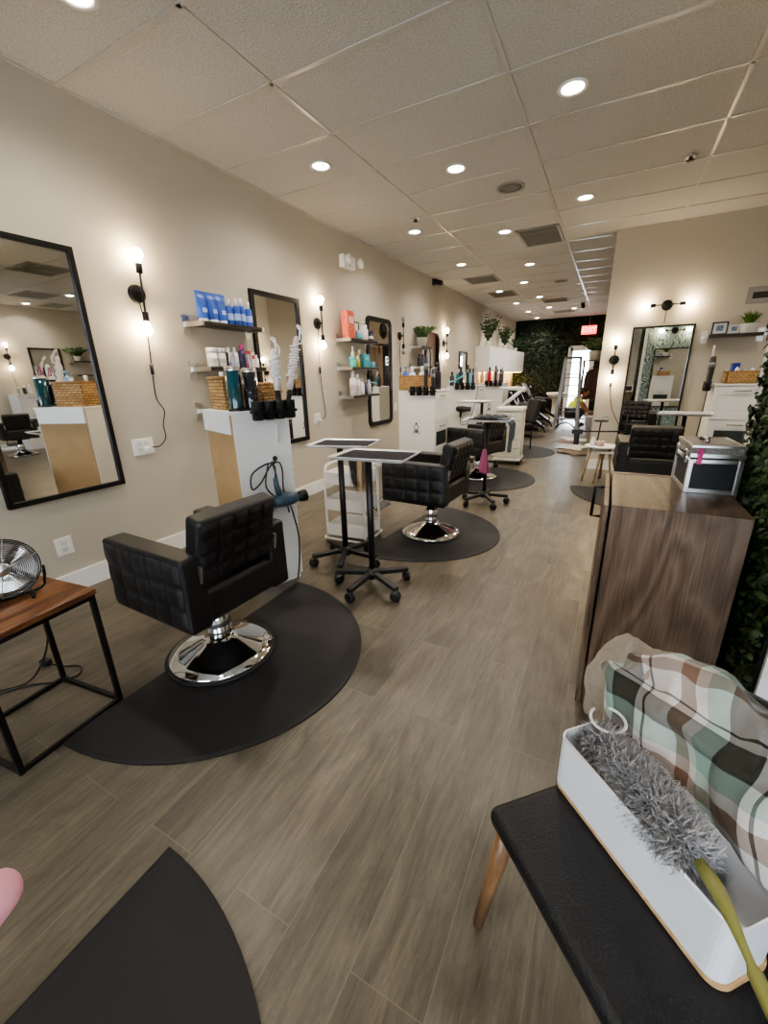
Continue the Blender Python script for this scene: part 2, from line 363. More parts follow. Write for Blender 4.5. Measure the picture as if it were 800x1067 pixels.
# barn door and clock on the partition's corridor side (seen in the tall mirror)
d2 = MB().bb(PX-.06, PX-.02, 10.0, 11.0, .02, 2.1).build('door_2', wood_mat((.10,.07,.05),(.19,.14,.10),(.26,.2,.15), (7,7,.7))); struct(d2)
MB().bb(PX-.05, PX-.0, 9.9, 12.1, 2.16, 2.21).build('door_rail', BLKMT, d2)
for yy in (10.2, 10.8):
    MB().bb(PX-.075, PX-.06, yy-.02, yy+.02, 1.95, 2.2).build('door_hanger', BLKMT, d2)
ck = thing('wall_clock', 'round black wall clock reflected in the top of the rounded tall mirror', 'clock', (PX, 11.15, 2.55))
T = Matrix.Rotation(-PI/2, 4, 'Y')
MB().lathe([(0,0),(.2,0),(.21,.01),(.2,.03),(.17,.03),(.165,.02),(0,.02)], seg=32, T=T).build('clock_case', BLKPL, ck)
MB().box((-.024,.04,.03),(.004,.012,.11), rx=.6).box((-.024,-.03,.02),(.004,.01,.08), rx=-1).build('clock_hands', mat((.3,.3,.3), .5), ck)
sg = thing('black_sign', 'black framed panel with white letters, seen reflected in the rounded tall mirror', 'sign', (PX, 11.4, 1.0))
MB().bb(-.02, 0, -.3, .3, 0, 1.15).build('panel', mat((.01,.01,.01), .3), sg)
def text_mesh(txt, size, mat_, parent, M, depth=.002, name='lettering'):
    cu = bpy.data.curves.new('t', 'FONT'); cu.body = txt; cu.size = size; cu.extrude = depth; cu.align_x = 'CENTER'; cu.align_y = 'CENTER'
    to = bpy.data.objects.new('t', cu); COL.objects.link(to); bpy.context.view_layer.update()
    me = bpy.data.meshes.new_from_object(to.evaluated_get(bpy.context.evaluated_depsgraph_get()))
    bpy.data.objects.remove(to); me.name = name
    me.transform(M); me.materials.clear(); me.materials.append(mat_)
    o = bpy.data.objects.new(name, me); COL.objects.link(o)
    if parent: o.parent = parent
    return o
# mirrored so that the wall mirror shows it readable
Mt = Matrix(((0,0,1,-.024),(1,0,0,0),(0,1,0,.75),(0,0,0,1)))
text_mesh('EL', .34, mat((1,1,1), .5, emit=1.5), sg, Mt)

# ------------------------------------------------------------------ ceiling lights
G = 'round recessed downlights in the ceiling'
def downlight(x, y, label, vis=True, e=52):
    t = thing('recessed_light', label, 'ceiling light', (x, y, ZC), 0, G)
    MB().lathe([(.062,-.001),(.086,-.003),(.09,-.009),(.07,-.012),(.062,-.006),(.062,-.001)], seg=28, caps=False).build('trim_ring', WHITE, t)
    MB().lathe([(0,-.007),(.062,-.004)], seg=24).build('lens', LENS, t)
    l = bpy.data.lights.new('downlight', 'SPOT'); l.energy = e; l.color = (1,.90,.77); l.spot_size = R(150); l.spot_blend = .9; l.shadow_soft_size = .06
    lo = bpy.data.objects.new('lamp', l); COL.objects.link(lo); lo.parent = t; lo.location = (0,0,-.03)
OD = ['nearest','second','third','fourth','fifth','sixth','seventh','eighth']
for i, y in enumerate((1.53, 3.34, 5.22, 7.02, 9.6, 11.4, 13.1, 14.7)):
    downlight(-2.29, y, 'small round recessed ceiling light in the row nearest the left wall, %s from the camera' % OD[i])
for i, (x, y) in enumerate(((-1.362,3.958),(-1.361,5.811),(-1.363,7.62),(-1.688,8.986),(-1.668,10.8),(-1.686,12.62))):
    downlight(x, y, 'round recessed ceiling light in the middle row down the aisle, %s from the camera' % OD[i])
for i, (x, y) in enumerate(((-.425,3.338),(-.449,5.198),(-1.129,13.25))):
    downlight(x, y, ['large bright recessed ceiling light at upper right, nearest the camera','recessed ceiling light in front of the partition wall, above the round mirror sconce','recessed ceiling light far back above the glass door'][i])
for i, (x, y) in enumerate(((1.6,4.9),(3.39,5.0),(4.94,4.93),(3.4,2.0),(-.5,-.4),(2.0,-.6))):  # unseen right-side ones are added to light that part of the room
    downlight(x, y, ['recessed ceiling light over the right hand styling chair, outside the picture','recessed ceiling light reflected at left in the large near mirror','recessed ceiling light reflected at right in the large near mirror','recessed ceiling light on the far right side, outside the picture','recessed ceiling light above the camera, outside the picture','recessed ceiling light behind the divider wall, outside the picture'][i])
# vents
def vent(x0, x1, y0, y1, label):
    t = thing('ceiling_vent', label, 'vent', ((x0+x1)/2, (y0+y1)/2, ZC), 0, 'dark ceiling vents')
    w, d = (x1-x0)/2, (y1-y0)/2
    MB().bb(-w,w,-d,d,-.006,-.001).build('backing', mat((.20,.19,.17), .7), t)
    m = MB().bb(-w,w,-d,-d+.03,-.012,-.004).bb(-w,w,d-.03,d,-.012,-.004).bb(-w,-w+.03,-d,d,-.012,-.004).bb(w-.03,w,-d,d,-.012,-.004)
    m.build('frame', mat((.34,.33,.30), .6), t)
    m = MB(); k = -d+.05
    while k < d-.03: m.box((0,k,-.007),(2*w-.06,.014,.003), rx=.5); k += .035
    m.build('slats', mat((.34,.325,.29), .6), t)
vent(-1.25,-.76,5.86,6.62,'dark grey ceiling air vent in the aisle, nearest of the vents')
vent(-2.58,-2.02,8.0,8.58,'dark ceiling vent close to the left wall above the small wall mirror')
vent(-2.56,-2.03,9.65,10.3,'second dark ceiling vent by the left wall, above the plants on the cabinets')
vent(-1.7,-1.14,11.3,11.85,'dark ceiling vent far back in the middle of the aisle')
vent(-1.7,-1.14,13.4,13.9,'farthest dark ceiling vent, in front of the green wall')
vent(1.3,2.0,3.45,4.05,'dark ceiling vent reflected in the top of the large near mirror')
vent(3.5,4.2,4.35,4.9,'dark ceiling vent reflected beside a round light in the large near mirror')
vent(4.5,5.1,5.2,5.6,'dark ceiling vent reflected close to the far wall in the large near mirror')
for x, y, lb in ((-1.043,4.58,'round grey ceiling speaker between the recessed lights near the top of the picture'),(-1.07,9.3,'round grey ceiling speaker far down the aisle')):
    t = thing('ceiling_speaker', lb, 'speaker', (x,y,ZC), 0, 'round ceiling speakers')
    MB().lathe([(.10,-.001),(.125,-.002),(.127,-.008),(.105,-.010),(.10,-.001)], seg=32, caps=False).build('ring', mat((.33,.31,.28), .6), t)
    MB().lathe([(0,-.012),(.06,-.011),(.104,-.006)], seg=32).build('grille', mat((.22,.21,.19), .7, bump=.6, bscale=400), t)
for x, y, lb in ((.344,4.75,'small black sprinkler head in the ceiling at upper right'),(-2.103,4.822,'small black sprinkler head in the ceiling above the left aisle')):
    t = thing('sprinkler_head', lb, 'sprinkler', (x,y,ZC), 0, 'ceiling sprinkler heads')
    MB().lathe([(.0,-.003),(.045,-.003),(.05,-.008),(.03,-.014)], seg=20).build('escutcheon', mat((.5,.48,.45), .3, metal=.6), t)
    MB().lathe([(.014,-.01),(.014,-.03),(.03,-.032),(.03,-.036),(0,-.037)], seg=12).build('deflector', BLKMT, t)
t = thing('dome_camera', 'small black dome camera hanging from the far ceiling', 'security camera', (-.86,12.4,ZC))
MB().lathe([(.05,0),(.05,-.03),(.02,-.04)], seg=16).build('mount', BLKPL, t); MB().ball((0,0,-.08), .055).build('dome', mat((.01,.01,.01), .1), t)
t = thing('security_camera', 'small black box camera at the top of the left wall near the ceiling', 'security camera', (XL,7.73,2.91))
MB().bb(0,.02,-.05,.05,-.05,.05).build('wall_mount', BLKPL, t); MB().box((.09,0,-.01),(.15,.08,.08), ry=.3).build('housing', BLKPL, t, bevel=.012)
MB().lathe([(0,0),(.03,0),(.03,.01)], c=(.163,0,-.035), seg=14, T=Matrix.Rotation(PI/2+.3,4,'Y')).build('lens', mat((.02,.02,.03), .05), t)

# ------------------------------------------------------------------ wall things on the left wall
def wall_mirror(y0, y1, z0, z1, label, fw=.045, dep=.03, corner=0, x=XL, face=1, group=None):
    t = thing('wall_mirror', label, 'mirror', (x, (y0+y1)/2, (z0+z1)/2), 0 if face == 1 else PI, group)
    h, v = (y1-y0)/2, (z1-z0)/2
    def outline(h, v, c):
        if not c: return [(-h,-v),(h,-v),(h,v),(-h,v)]
        out = []
        for cx, cy, a0 in ((h-c,-v+c,-90),(h-c,v-c,0),(-h+c,v-c,90),(-h+c,-v+c,180)):
            for k in range(7): a = R(a0+15*k); out.append((cx+c*math.cos(a), cy+c*math.sin(a)))
        return out
    o = outline(h, v, corner); i = outline(h-fw, v-fw, max(corner-fw*.6, 0) if corner else 0); n = len(o)
    vs = [(0,a,b) for a, b in o]+[(dep,a,b) for a, b in o]+[(dep,a,b) for a, b in i]+[(dep*.4,a,b) for a, b in i]; fs = []
    for r in range(3):
        for k in range(n): fs.append((r*n+k, r*n+(k+1) % n, (r+1)*n+(k+1) % n, (r+1)*n+k))
    MB().add(vs, fs).build('frame', BLKMT, t, bevel=.003)
    MB().add([(dep*.45,a,b) for a, b in i], [tuple(range(n))]).build('mirror_glass', MIRROR, t)
    return t
wall_mirror(.99, 1.672, .645, 2.127, 'large rectangular black framed mirror at the left edge, nearest the camera', fw=.03)
wall_mirror(3.13, 3.83, .66, 2.125, 'rectangular black framed mirror behind the curling irons and product shelves', fw=.045)
wall_mirror(5.245, 5.985, .64, 2.125, 'tall black framed mirror with rounded corners beside the three stacked shelves', fw=.06, corner=.09)
wall_mirror(7.33, 8.05, .65, 2.125, 'arched black framed mirror beside the plant shelf', fw=.05, corner=.2)
wall_mirror(9.3, 9.87, .9, 1.82, 'small narrow black framed mirror farthest along the left wall', fw=.05)
wall_mirror(4.93, 5.56, .7, 2.13, 'black framed mirror on the opposite wall, seen reflected in the large near mirror', fw=.04, x=XR, face=-1)

def sconce(loc, rz, label, vertical=True, lit=True, cord=None, roll=0):
    """local: wall plane at x=0, sticking out to +x, arm along z"""
    t = thing('wall_sconce', label, 'wall lamp', loc, rz, 'two bulb plug-in wall sconces')
    X = Matrix.Rotation(roll if vertical else PI/2, 4, 'X')
    Tp = Matrix.Rotation(PI/2, 4, 'Y')
    MB().lathe([(0,0),(.058,0),(.06,.006),(.058,.022),(.05,.026),(0,.026)], seg=28, T=Tp).build('wall_plate', BLKMT, t)
    MB(X).tube([(.02,0,0),(.075,0,0)], .008).tube([(.075,0,-.13),(.075,0,.13)], .007).build('arm', BLKMT, t)
    for s in (1, -1):
        MB(X).tube([(.075,0,s*.12),(.075,0,s*.125),(.075,0,s*.18),(.075,0,s*.185)], [.012,.021,.021,.014], 12).build('socket', BLKMT, t)
        b = MB(X); b.lathe([(.0,0),(.012,.0),(.016,.015),(.031,.045),(.033,.06),(.026,.08),(.012,.09),(0,.092)] , c=(.075,0,s*.183), seg=14, T=Matrix.Diagonal((1,1,s,1)))
        if lit or s: b.build('bulb', BULB if lit else mat((.35,.33,.3), .1), t)
    if cord:
        MB().tube(spline(cord, 5), .004, 6).build('cord', BLKPL, t)
        if len(cord) > 3:
            q = Vector(cord[2]); MB().tube([q+Vector((0,0,.035)), q-Vector((0,0,.035))], .012, 8).build('switch', BLKPL, t)
    return t
sconce((XL,2.045,1.925), 0, 'lit black two bulb wall sconce with hanging cord, beside the large near mirror', cord=[(.02,0,-.05),(.015,.02,-.25),(.02,.0,-.5),(.02,-.01,-.7),(.03,.03,-.8),(.03,.0,-.9),(.03,.0,-1.0),(.03,-.06,-1.055),(.03,-.12,-1.055)], roll=-.06)
tg = None
sconce((XL,4.15,1.92), 0, 'lit black two bulb wall sconce between the first mirror pair, second from the camera', cord=[(.02,0,-.05),(.015,-.01,-.25),(.02,-.02,-.5),(.02,0,-.75),(.02,.03,-1.0),(.03,-.04,-1.05),(.03,-.1,-1.04)])
sconce((XL,6.3,1.93), 0, 'unlit black two bulb wall sconce right of the rounded tall mirror', lit=False, cord=[(.02,0,-.05),(.015,-.01,-.25),(.02,0,-.5),(.02,.02,-.8)])
sconce((XL,8.32,1.925), 0, 'lit black two bulb wall sconce right of the arched mirror', cord=[(.02,0,-.05),(.015,-.01,-.3),(.02,0,-.6)])
sconce((-.0,PY,1.467), -PI/2, 'lit vertical black wall sconce at the end of the partition wall, cord hanging', cord=[(.02,0,-.05),(.015,0,-.12),(.02,0,-.3),(.02,.05,-.6),(.02,.17,-.84)])
sconce((.488,PY,2.072), -PI/2, 'lit horizontal black two bulb sconce above the partition wall mirror', vertical=False, cord=[(.02,0,-.05),(.015,0,-.2)])
sconce((1.02,BY1+.006,2.08), PI/2, 'horizontal sconce on the leaf wallpaper, seen only in the partition mirror', vertical=False)
sconce((XR,4.53,1.93), PI, 'lit wall sconce seen reflected at the left of the large near mirror', cord=[(.02,0,-.05),(.015,0,-.3),(.02,-.05,-.8)])

def outlet(y, z, label, w=.115, plug=False):
    t = thing('wall_outlet', label, 'outlet', (XL, y, z), 0, 'white wall outlets')
    MB().bb(0,.008,-w/2,w/2,-.06,.06).build('cover_plate', WHITE, t, bevel=.003)
    n = 2 if w > .1 else 1
    for k in range(n):
        yy = (k-.5)*.05 if n == 2 else 0
        m = MB()
        for zz in (-.022,.022): m.box((.009,yy,zz),(.003,.032,.028))
        m.build('receptacle', mat((.62,.61,.58), .4), t)
    if plug: MB().box((.028,.02,-.02),(.04,.035,.035)).build('plug', WHITE, t, bevel=.006)
outlet(1.87,.88,'white double outlet with a plug below the nearest wall sconce', .16, True)
outlet(1.21,.33,'white outlet low on the left wall above the baseboard near the table', .1)
outlet(4.03,.88,'white outlet with a plug below the second wall sconce', .12, True)
outlet(6.13,.862,'small white outlet beside the rounded tall mirror', .08)

em = thing('emergency_light', 'white emergency light box with two round lamps high on the left wall', 'emergency light', (XL,4.82,2.65))
MB().bb(0,.07,-.14,.12,-.07,.07).build('housing', WHITE, em, bevel=.01)
for yy in (-.07, .20):
    MB().lathe([(0,0),(.035,.0),(.055,.05),(.055,.065),(0,.07)], c=(.05,yy,.02), seg=18, T=Matrix.Rotation(PI/2,4,'Y')).build('lamp_head', mat((.78,.77,.73), .25), em)
MB().bb(.07,.073,-.05,.02,-.05,-.02).build('label_plate', mat((.55,.54,.5), .4), em)

def shelf(y0, y1, z, label, dep=.2, x=XL, rz=0, group='dark wall shelves with metal brackets', end=STEEL):
    t = thing('wall_shelf', label, 'shelf', (x, y0 if rz == 0 else 0, z), rz, group); w = y1-y0
    MB().bb(.004,dep,0.0,w,-.024,0).build('board', mat((.035,.028,.024), .4), t, bevel=.002)
    for yy in (.0, w):
        m = MB().bb(0,dep+.004,yy-.012,yy+.012,-.034,.003).bb(0,.008,yy-.03,yy+.03,-.085,.055); m.build('bracket', end, t)
    return t
for z, a in ((1.775,'highest'),(1.44,'middle'),(1.11,'lowest')):
    shelf(2.41, 3.06, z, '%s dark wall shelf of the near set above the wicker basket' % a)
for z, a in ((1.785,'highest'),(1.455,'middle'),(1.11,'lowest')):
    shelf(4.54, 5.24, z, '%s dark wall shelf of the second set beside the rounded tall mirror' % a)
shelf(6.72, 7.24, 1.80, 'short dark wall shelf holding the potted plant')
shelf(6.72, 7.24, 1.48, 'lower dark wall shelf below the potted plant shelf')

# products ---------------------------------------------------------
def product(label, loc, r, h, col, cap=(.85,.85,.84), kind='bottle', group=None, rz=0, band=None, cat=None, flip=False, lean=0):
    names = {'bottle':'product_bottle','tube':'product_tube','tub':'product_jar','box':'product_box','pump':'pump_bottle','can':'spray_can'}
    m = MB(); cm = MB(); mt = mat(col, .35, var=(.45 if 'patterned' in label else 0), vscale=45)
    if kind in ('bottle','pump','can'):
        n = .72 if kind != 'can' else .8
        m.lathe([(r*.92,0),(r,.004),(r,h*n*.93),(r*.8,h*n),(r*.42,h*(n+.03))], seg=16)
        if kind == 'pump':
            cm.lathe([(r*.45,h*.75),(r*.45,h*.82),(r*.15,h*.83),(r*.15,h*.95),(r*.4,h*.96),(r*.4,h)], seg=12).bb(-.006,r*1.3,-.006,.006,h*.95,h*.985)
        else: cm.lathe([(r*.5,h*n),(r*.5,h*.98),(r*.42,h)], seg=14)
    elif kind == 'tub':
        m.lathe([(r*.95,0),(r,.004),(r,h*.72)], seg=18); cm.lathe([(r*1.03,h*.72),(r*1.03,h*.97),(r*.97,h)], seg=18)
    elif kind == 'tube':          # stands on its cap, crimped flat at the top
        seg = 16; vs = []; prof = [(1.0,.12),(1.0,.2),(.97,.5),(.9,.75),(.9,1)]
        for i, (q, z) in enumerate(prof):
            f = (1,.95,.7,.35,.06)[i]
            for k in range(seg):
                a = 2*PI*k/seg; vs.append((r*q*f*math.sin(a)*.9, r*(1+(1-f)*.25)*math.cos(a), z*h))
        fs = [(i*seg+k, i*seg+(k+1) % seg, (i+1)*seg+(k+1) % seg, (i+1)*seg+k) for i in range(4) for k in range(seg)]+[tuple(range(4*seg,5*seg))]
        m.add(vs, fs, True); cm.lathe([(r*.8,0),(r*.82,.002),(r*.9,h*.12)], seg=16)
    elif kind == 'box':
        m.bb(-r*.6,r*.6,-r,r,0,h)
    o = m.build(names[kind], mt, bevel=.002 if kind == 'box' else 0)
    o.location = loc; o.rotation_euler = (0, lean, rz); tag(o, label, cat or {'tub':'jar','tube':'tube','box':'box','can':'spray can'}.get(kind,'bottle'), group)
    if cm.v: cm.build('cap', mat(cap, .35), o)
    else: MB().bb(-r*.62,r*.62,-r*.7,r*.7,h*.55,h*.8).build('printed_panel', mat(cap, .4), o)
    if band:
        if kind == 'tube': MB().bb(r*.75,r*.78,-r*.5,r*.5,h*.32,h*.46).build('printed_label', mat(band, .5), o)
        else: MB().lathe([(r*1.012,h*.2),(r*1.012,h*.45)], seg=16, caps=False).build('printed_label', mat(band, .5), o)
    return o
SX = XL+.11
BLUE = (.045,.12,.50); LBL = (.45,.55,.85)
g = 'blue products on the highest near shelf'
for i, (y, a) in enumerate(((2.50,'first'),(2.60,'second'),(2.69,'third'))):
    product('blue squeeze tube on its white cap, %s from left on the highest near shelf' % a, (SX,y,1.775), .043, .225, BLUE, kind='tube', band=LBL, group=g)
for i, (y, a) in enumerate(((2.775,'first of four'),(2.845,'second of four'),(2.915,'third of four'),(2.985,'rightmost of four'))):
    product('slim blue bottle with white cap, %s on the highest near shelf' % a, (SX+.01*(i % 2),y,1.775), .03, .205+.01*(i % 3), BLUE, band=LBL, group=g)
g = 'products on the middle near shelf'
product('white jar, leftmost on the middle near shelf', (SX,2.53,1.44), .043, .15, (.72,.72,.68), kind='tub', group=g, band=(.55,.57,.5))
product('white jar, second from left on the middle near shelf', (SX,2.62,1.44), .04, .15, (.75,.74,.7), kind='tub', group=g, band=(.5,.52,.45))
product('cream bottle beside two white jars on the middle near shelf', (SX,2.70,1.44), .036, .16, (.68,.66,.6), kind='bottle', group=g)
product('pale bottle left of the purple bottle on the middle near shelf', (SX,2.775,1.44), .03, .165, (.8,.76,.74), group=g)
product('dark purple bottle with pink top on the middle near shelf', (SX+.01,2.85,1.44), .037, .19, (.05,.03,.10), cap=(.6,.08,.3), group=g)
product('red box on the middle near shelf', (SX,2.925,1.44), .024, .14, (.55,.03,.03), cap=(.8,.75,.7), kind='box', group=g)
product('white and red box right of the red box on the middle near shelf', (SX,2.98,1.44), .022, .13, (.8,.76,.72), cap=(.6,.05,.05), kind='box', group=g)
product('small white tube, rightmost on the middle near shelf', (SX,3.03,1.44), .02, .11, (.85,.84,.82), group=g)
g = 'products on the lowest near shelf'
product('slate blue bottle with white cap, left one on the lowest near shelf', (SX,2.80,1.11), .035, .23, (.08,.14,.24), group=g)
product('slate blue bottle with white cap, middle one on the lowest near shelf', (SX,2.88,1.11), .035, .235, (.08,.14,.24), group=g)
product('slate blue bottle with white cap, right one on the lowest near shelf', (SX,2.96,1.11), .035, .24, (.09,.16,.27), group=g)
product('cream tub behind the wicker basket on the lowest near shelf', (SX,2.55,1.11), .04, .14, (.6,.5,.35), kind='tub', group=g)
g = 'products on the highest shelf of the second set'
product('tall coral patterned gift box on the highest shelf of the second set', (SX,4.66,1.785), .075, .31, (.62,.13,.09), cap=(.75,.5,.45), kind='box', group=g, lean=-.05)
fr = thing('picture_frame', 'thin dark framed card standing behind the teal jar, second shelf set', 'picture frame', (XL+.05,4.88,1.785), 0)
MB().bb(0,.012,-.10,.10,0,.012).bb(0,.012,-.10,.10,.208,.22).bb(0,.012,-.10,-.088,0,.22).bb(0,.012,.088,.10,0,.22).build('frame', BLKPL, fr); MB().bb(.002,.006,-.09,.09,.01,.21).build('card', mat((.55,.54,.5), .6), fr)
product('teal jar with pale lid on the highest shelf of the second set', (SX+.02,4.85,1.785), .04, .11, (.10,.35,.40), cap=(.7,.8,.8), kind='tub', group=g)
product('tall white pump bottle on the highest shelf of the second set', (SX+.01,4.97,1.785), .033, .22, (.78,.76,.72), kind='pump', group=g)
product('slim white bottle on the highest shelf of the second set', (SX+.01,5.05,1.785), .028, .19, (.8,.77,.7), group=g)
product('dark navy jar, rightmost on the highest shelf of the second set', (SX+.01,5.16,1.785), .042, .13, (.02,.02,.05), cap=(.05,.04,.09), kind='tub', group=g, band=(.7,.68,.65))
g = 'products on the middle shelf of the second set'
product('bright teal jar, leftmost on the middle shelf of the second set', (SX+.03,4.66,1.455), .045, .12, (.06,.42,.45), cap=(.1,.5,.5), kind='tub', group=g)
product('tall thin white tube on the middle shelf of the second set', (SX-.02,4.75,1.455), .024, .25, (.7,.7,.68), group=g)
product('yellow green bottle on the middle shelf of the second set', (SX+.04,4.77,1.455), .03, .13, (.50,.47,.05), cap=(.8,.7,.3), group=g)
product('orange topped dark bottle on the middle shelf of the second set', (SX,4.85,1.455), .035, .18, (.10,.06,.12), cap=(.7,.4,.2), group=g)
product('large teal box on the middle shelf of the second set', (SX+.02,4.97,1.455), .07, .16, (.05,.30,.34), cap=(.15,.5,.5), kind='box', group=g)
product('navy bottle with white cap on the middle shelf of the second set', (SX-.04,4.95,1.455), .03, .22, (.04,.04,.12), group=g)
product('red topped small bottle on the middle shelf of the second set', (SX+.01,5.08,1.455), .026, .13, (.6,.55,.5), cap=(.5,.05,.04), group=g)
product('teal wedge shaped pack, rightmost on the middle shelf of the second set', (SX+.02,5.17,1.455), .045, .07, (.07,.35,.38), cap=(.2,.5,.5), kind='box', group=g)
g = 'products on the lowest shelf of the second set'
product('tallest white bottle, leftmost on the lowest shelf of the second set', (SX+.02,4.66,1.11), .045, .30, (.82,.78,.76), group=g, band=(.6,.5,.5))
product('white bottle, second on the lowest shelf of the second set', (SX+.02,4.77,1.11), .04, .26, (.82,.78,.75), group=g, band=(.6,.55,.5))
product('white bottle, third on the lowest shelf of the second set', (SX+.02,4.87,1.11), .038, .21, (.82,.8,.77), group=g)
product('dark blue bottle on the lowest shelf of the second set', (SX+.01,4.98,1.11), .032, .16, (.05,.05,.12), cap=(.1,.1,.15), group=g)
product('silver white bottle, rightmost on the lowest shelf of the second set', (SX+.01,5.08,1.11), .03, .19, (.6,.6,.58), group=g)
g = 'bottles on the shelf below the potted plant'
for y, c, a in ((6.85,(.03,.03,.05),'black'),(6.97,(.05,.06,.13),'navy'),(7.08,(.5,.5,.52),'grey')):
    product('%s bottle on the shelf below the potted plant' % a, (SX,y,1.48), .035, .2, c, cap=(.05,.05,.06), group=g)

# plants
def potted(name, label, loc, pot_r, pot_h, h, n, lc, pc=(.62,.58,.5), spread=.6, wid=.012, kind='blade', xmin=-9, xmax=9, ymax=9):
    t = thing(name, label, 'plant', loc)
    MB().lathe([(pot_r*.72,0),(pot_r*.78,.004),(pot_r,pot_h*.95),(pot_r*1.04,pot_h),(pot_r*.94,pot_h),(pot_r*.9,pot_h*.85),(0,pot_h*.85)], seg=20).build('pot', mat(pc, .6), t)
    m = MB()
    for i in range(n):
        a = random.uniform(0, 2*PI); sp = spread*random.random()**.6; L = h*random.uniform(.65, 1.05)
        dx, dy = math.cos(a), math.sin(a); b = Vector((dx*pot_r*.4*random.random(), dy*pot_r*.4*random.random(), pot_h*.85))
        pts = [b+Vector((dx*L*sp*q**1.4, dy*L*sp*q**1.4, L*q*(1-.35*sp*q))) for q in (0,.25,.5,.75,1)]
        sd = Vector((-dy,dx,0))
        if kind == 'blade':
            ws = [.5,1,.9,.6,.02]; vs = []
            for p, w in zip(pts, ws): vs += [p-sd*wid*w, p+sd*wid*w]
            m.add(vs, [(2*k,2*k+1,2*k+3,2*k+2) for k in range(4)])
        else:
            m.tube(pts, .0025, 4, caps=False)
            for q in range(1, 5):
                for s in (-1,1):
                    p = pts[q]; d = (sd*s+Vector((dx,dy,.5))*random.uniform(.1,.8)).normalized(); w = Vector((dx,dy,0)).cross(d).normalized()*wid; Ln = wid*5
                    m.add([p, p+d*Ln*.5+w, p+d*Ln, p+d*Ln*.5-w], [(0,1,2,3)])
    m.v = [(max(xmin,min(xmax,x)),min(ymax,y),z) for x, y, z in m.v]
    o = m.build('leaves', lc, t); o['kind'] = 'stuff'
    return t
PG = leaf_mat((.03,.07,.02),(.12,.2,.07)); PG2 = leaf_mat((.02,.05,.02),(.07,.13,.05))
potted('potted_plant', 'bushy green plant in a pale round pot on the left wall shelf', (XL+.11,6.95,1.80), .095, .14, .22, 46, PG, spread=.9, wid=.014, kind='leafy', xmin=-.10)
potted('grass_plant', 'grassy green plant in a white pot on the right hand shelf', (1.30,PY-.10,1.70), .085, .10, .17, 130, leaf_mat((.04,.10,.015),(.12,.24,.04)), pc=(.7,.69,.66), spread=.85, wid=.006, ymax=.09)
potted('tall_potted_plant', 'tall spiky plant in a white pot on top of the far wall cabinets, left one', (-2.83,10.95,1.985), .08, .12, .62, 40, PG2, pc=(.7,.7,.68), spread=.55, wid=.016, kind='leafy', xmin=-.18)
potted('potted_plant', 'middle bushy plant on top of the far wall cabinets', (-2.83,12.9,1.985), .08, .12, .5, 36, PG2, pc=(.7,.7,.68), spread=.6, wid=.018, kind='leafy', xmin=-.18)
potted('potted_plant', 'low spreading plant on top of the far wall cabinets, right one', (-2.83,14.3,1.985), .08, .1, .45, 30, PG2, pc=(.7,.7,.68), spread=1.1, wid=.02, xmin=-.18)

# ------------------------------------------------------------------ styling cabinets
HANDLE = mat((.25,.24,.22), .35, metal=.8)
def station(label, loc, rz, w, d, h=1.16, back=None, side_glass=True, logo=False, mt=WHITE):
    t = thing('styling_cabinet', label, 'cabinet', loc, rz, 'white styling station cabinets')   # front faces +y
    MB().bb(-w/2,w/2,-d/2,d/2-.02,.0,h-.02).build('carcass', mt, t)
    MB().bb(-w/2-.006,w/2+.006,-d/2-.004,d/2+.006,h-.02,h).build('top_board', mt, t, bevel=.003)
    if back: MB().bb(-w/2+.012,w/2-.012,-d/2-.005,-d/2,.02,h-.02).build('back_panel', back, t)
    zs = [(.03,.375),(.39,.755),(.77,h-.03)]
    for i, (a, b) in enumerate(zs):
        dr = MB().bb(-w/2+.004,w/2-.004,d/2-.02,d/2-.006,a,b)
        dr.bb(-w/2+.004,-w/2+.06,d/2-.006,d/2,a,b).bb(w/2-.06,w/2-.004,d/2-.006,d/2,a,b).bb(-w/2+.06,w/2-.06,d/2-.006,d/2,a,a+.06).bb(-w/2+.06,w/2-.06,d/2-.006,d/2,b-.09,b)
        dro = dr.build('door', mt, t)
        MB().tube([(-.07,d/2,b-.045),(-.07,d/2+.022,b-.045),(.07,d/2+.022,b-.045),(.07,d/2,b-.045)], .006, 6).build('handle', HANDLE, dro)
        if i == 1: MB().bb(-w/2+.075,w/2-.075,d/2-.0055,d/2-.003,a+.08,b-.11).build('glass_panel', GLASSDK, dro)
    if logo:   # small black scroll ornament on the side facing the camera (local -x... side given by logo)
        m = MB(); sx = logo*(w/2+.002)
        for s in (-1, 1):
            m.tube([(sx,s*(.012+.07*q*math.cos(q*4)*.9),.655+.045*math.sin(q*5)*q+.01*q) for q in [k/14 for k in range(15)]], [.0045]*14+[.001], 5)
            m.tube([(sx,s*.03*math.sin(q*3.1),.67+.075*q) for q in [k/8 for k in range(9)]], .004, 5)
        m.ball((sx,0,.755), .012, (.3,1,1)); m.ball((sx,0,.645), .014, (.3,1,1))
        m.build('scroll_emblem', BLKPL, t)
    return t
S1 = TR((-2.04,1.969,0), R(-21.1))
station('white cabinet with bare brown back panel beside the nearest styling chair', (-2.04,1.969,0), R(-21.1), .45, .358, back=MDF)
S2 = TR((-2.128,5.16,0), R(-90))
station('white cabinet with a black scroll emblem on its side, behind the second chair', (-2.128,5.16,0), R(-90), .52, .495, logo=1)
S3 = TR((-2.13,7.0,0), R(-90))
station('third white cabinet down the left wall, with a hair dryer on its side', (-2.13,7.0,0), R(-90), .52, .5)
S4 = TR((-2.1,8.75,0), R(-90))
station('farthest white cabinet of the left row, under the red and black tools', (-2.1,8.75,0), R(-90), .52, .5, logo=1)
S5 = TR((1.31,6.28,0), R(180))
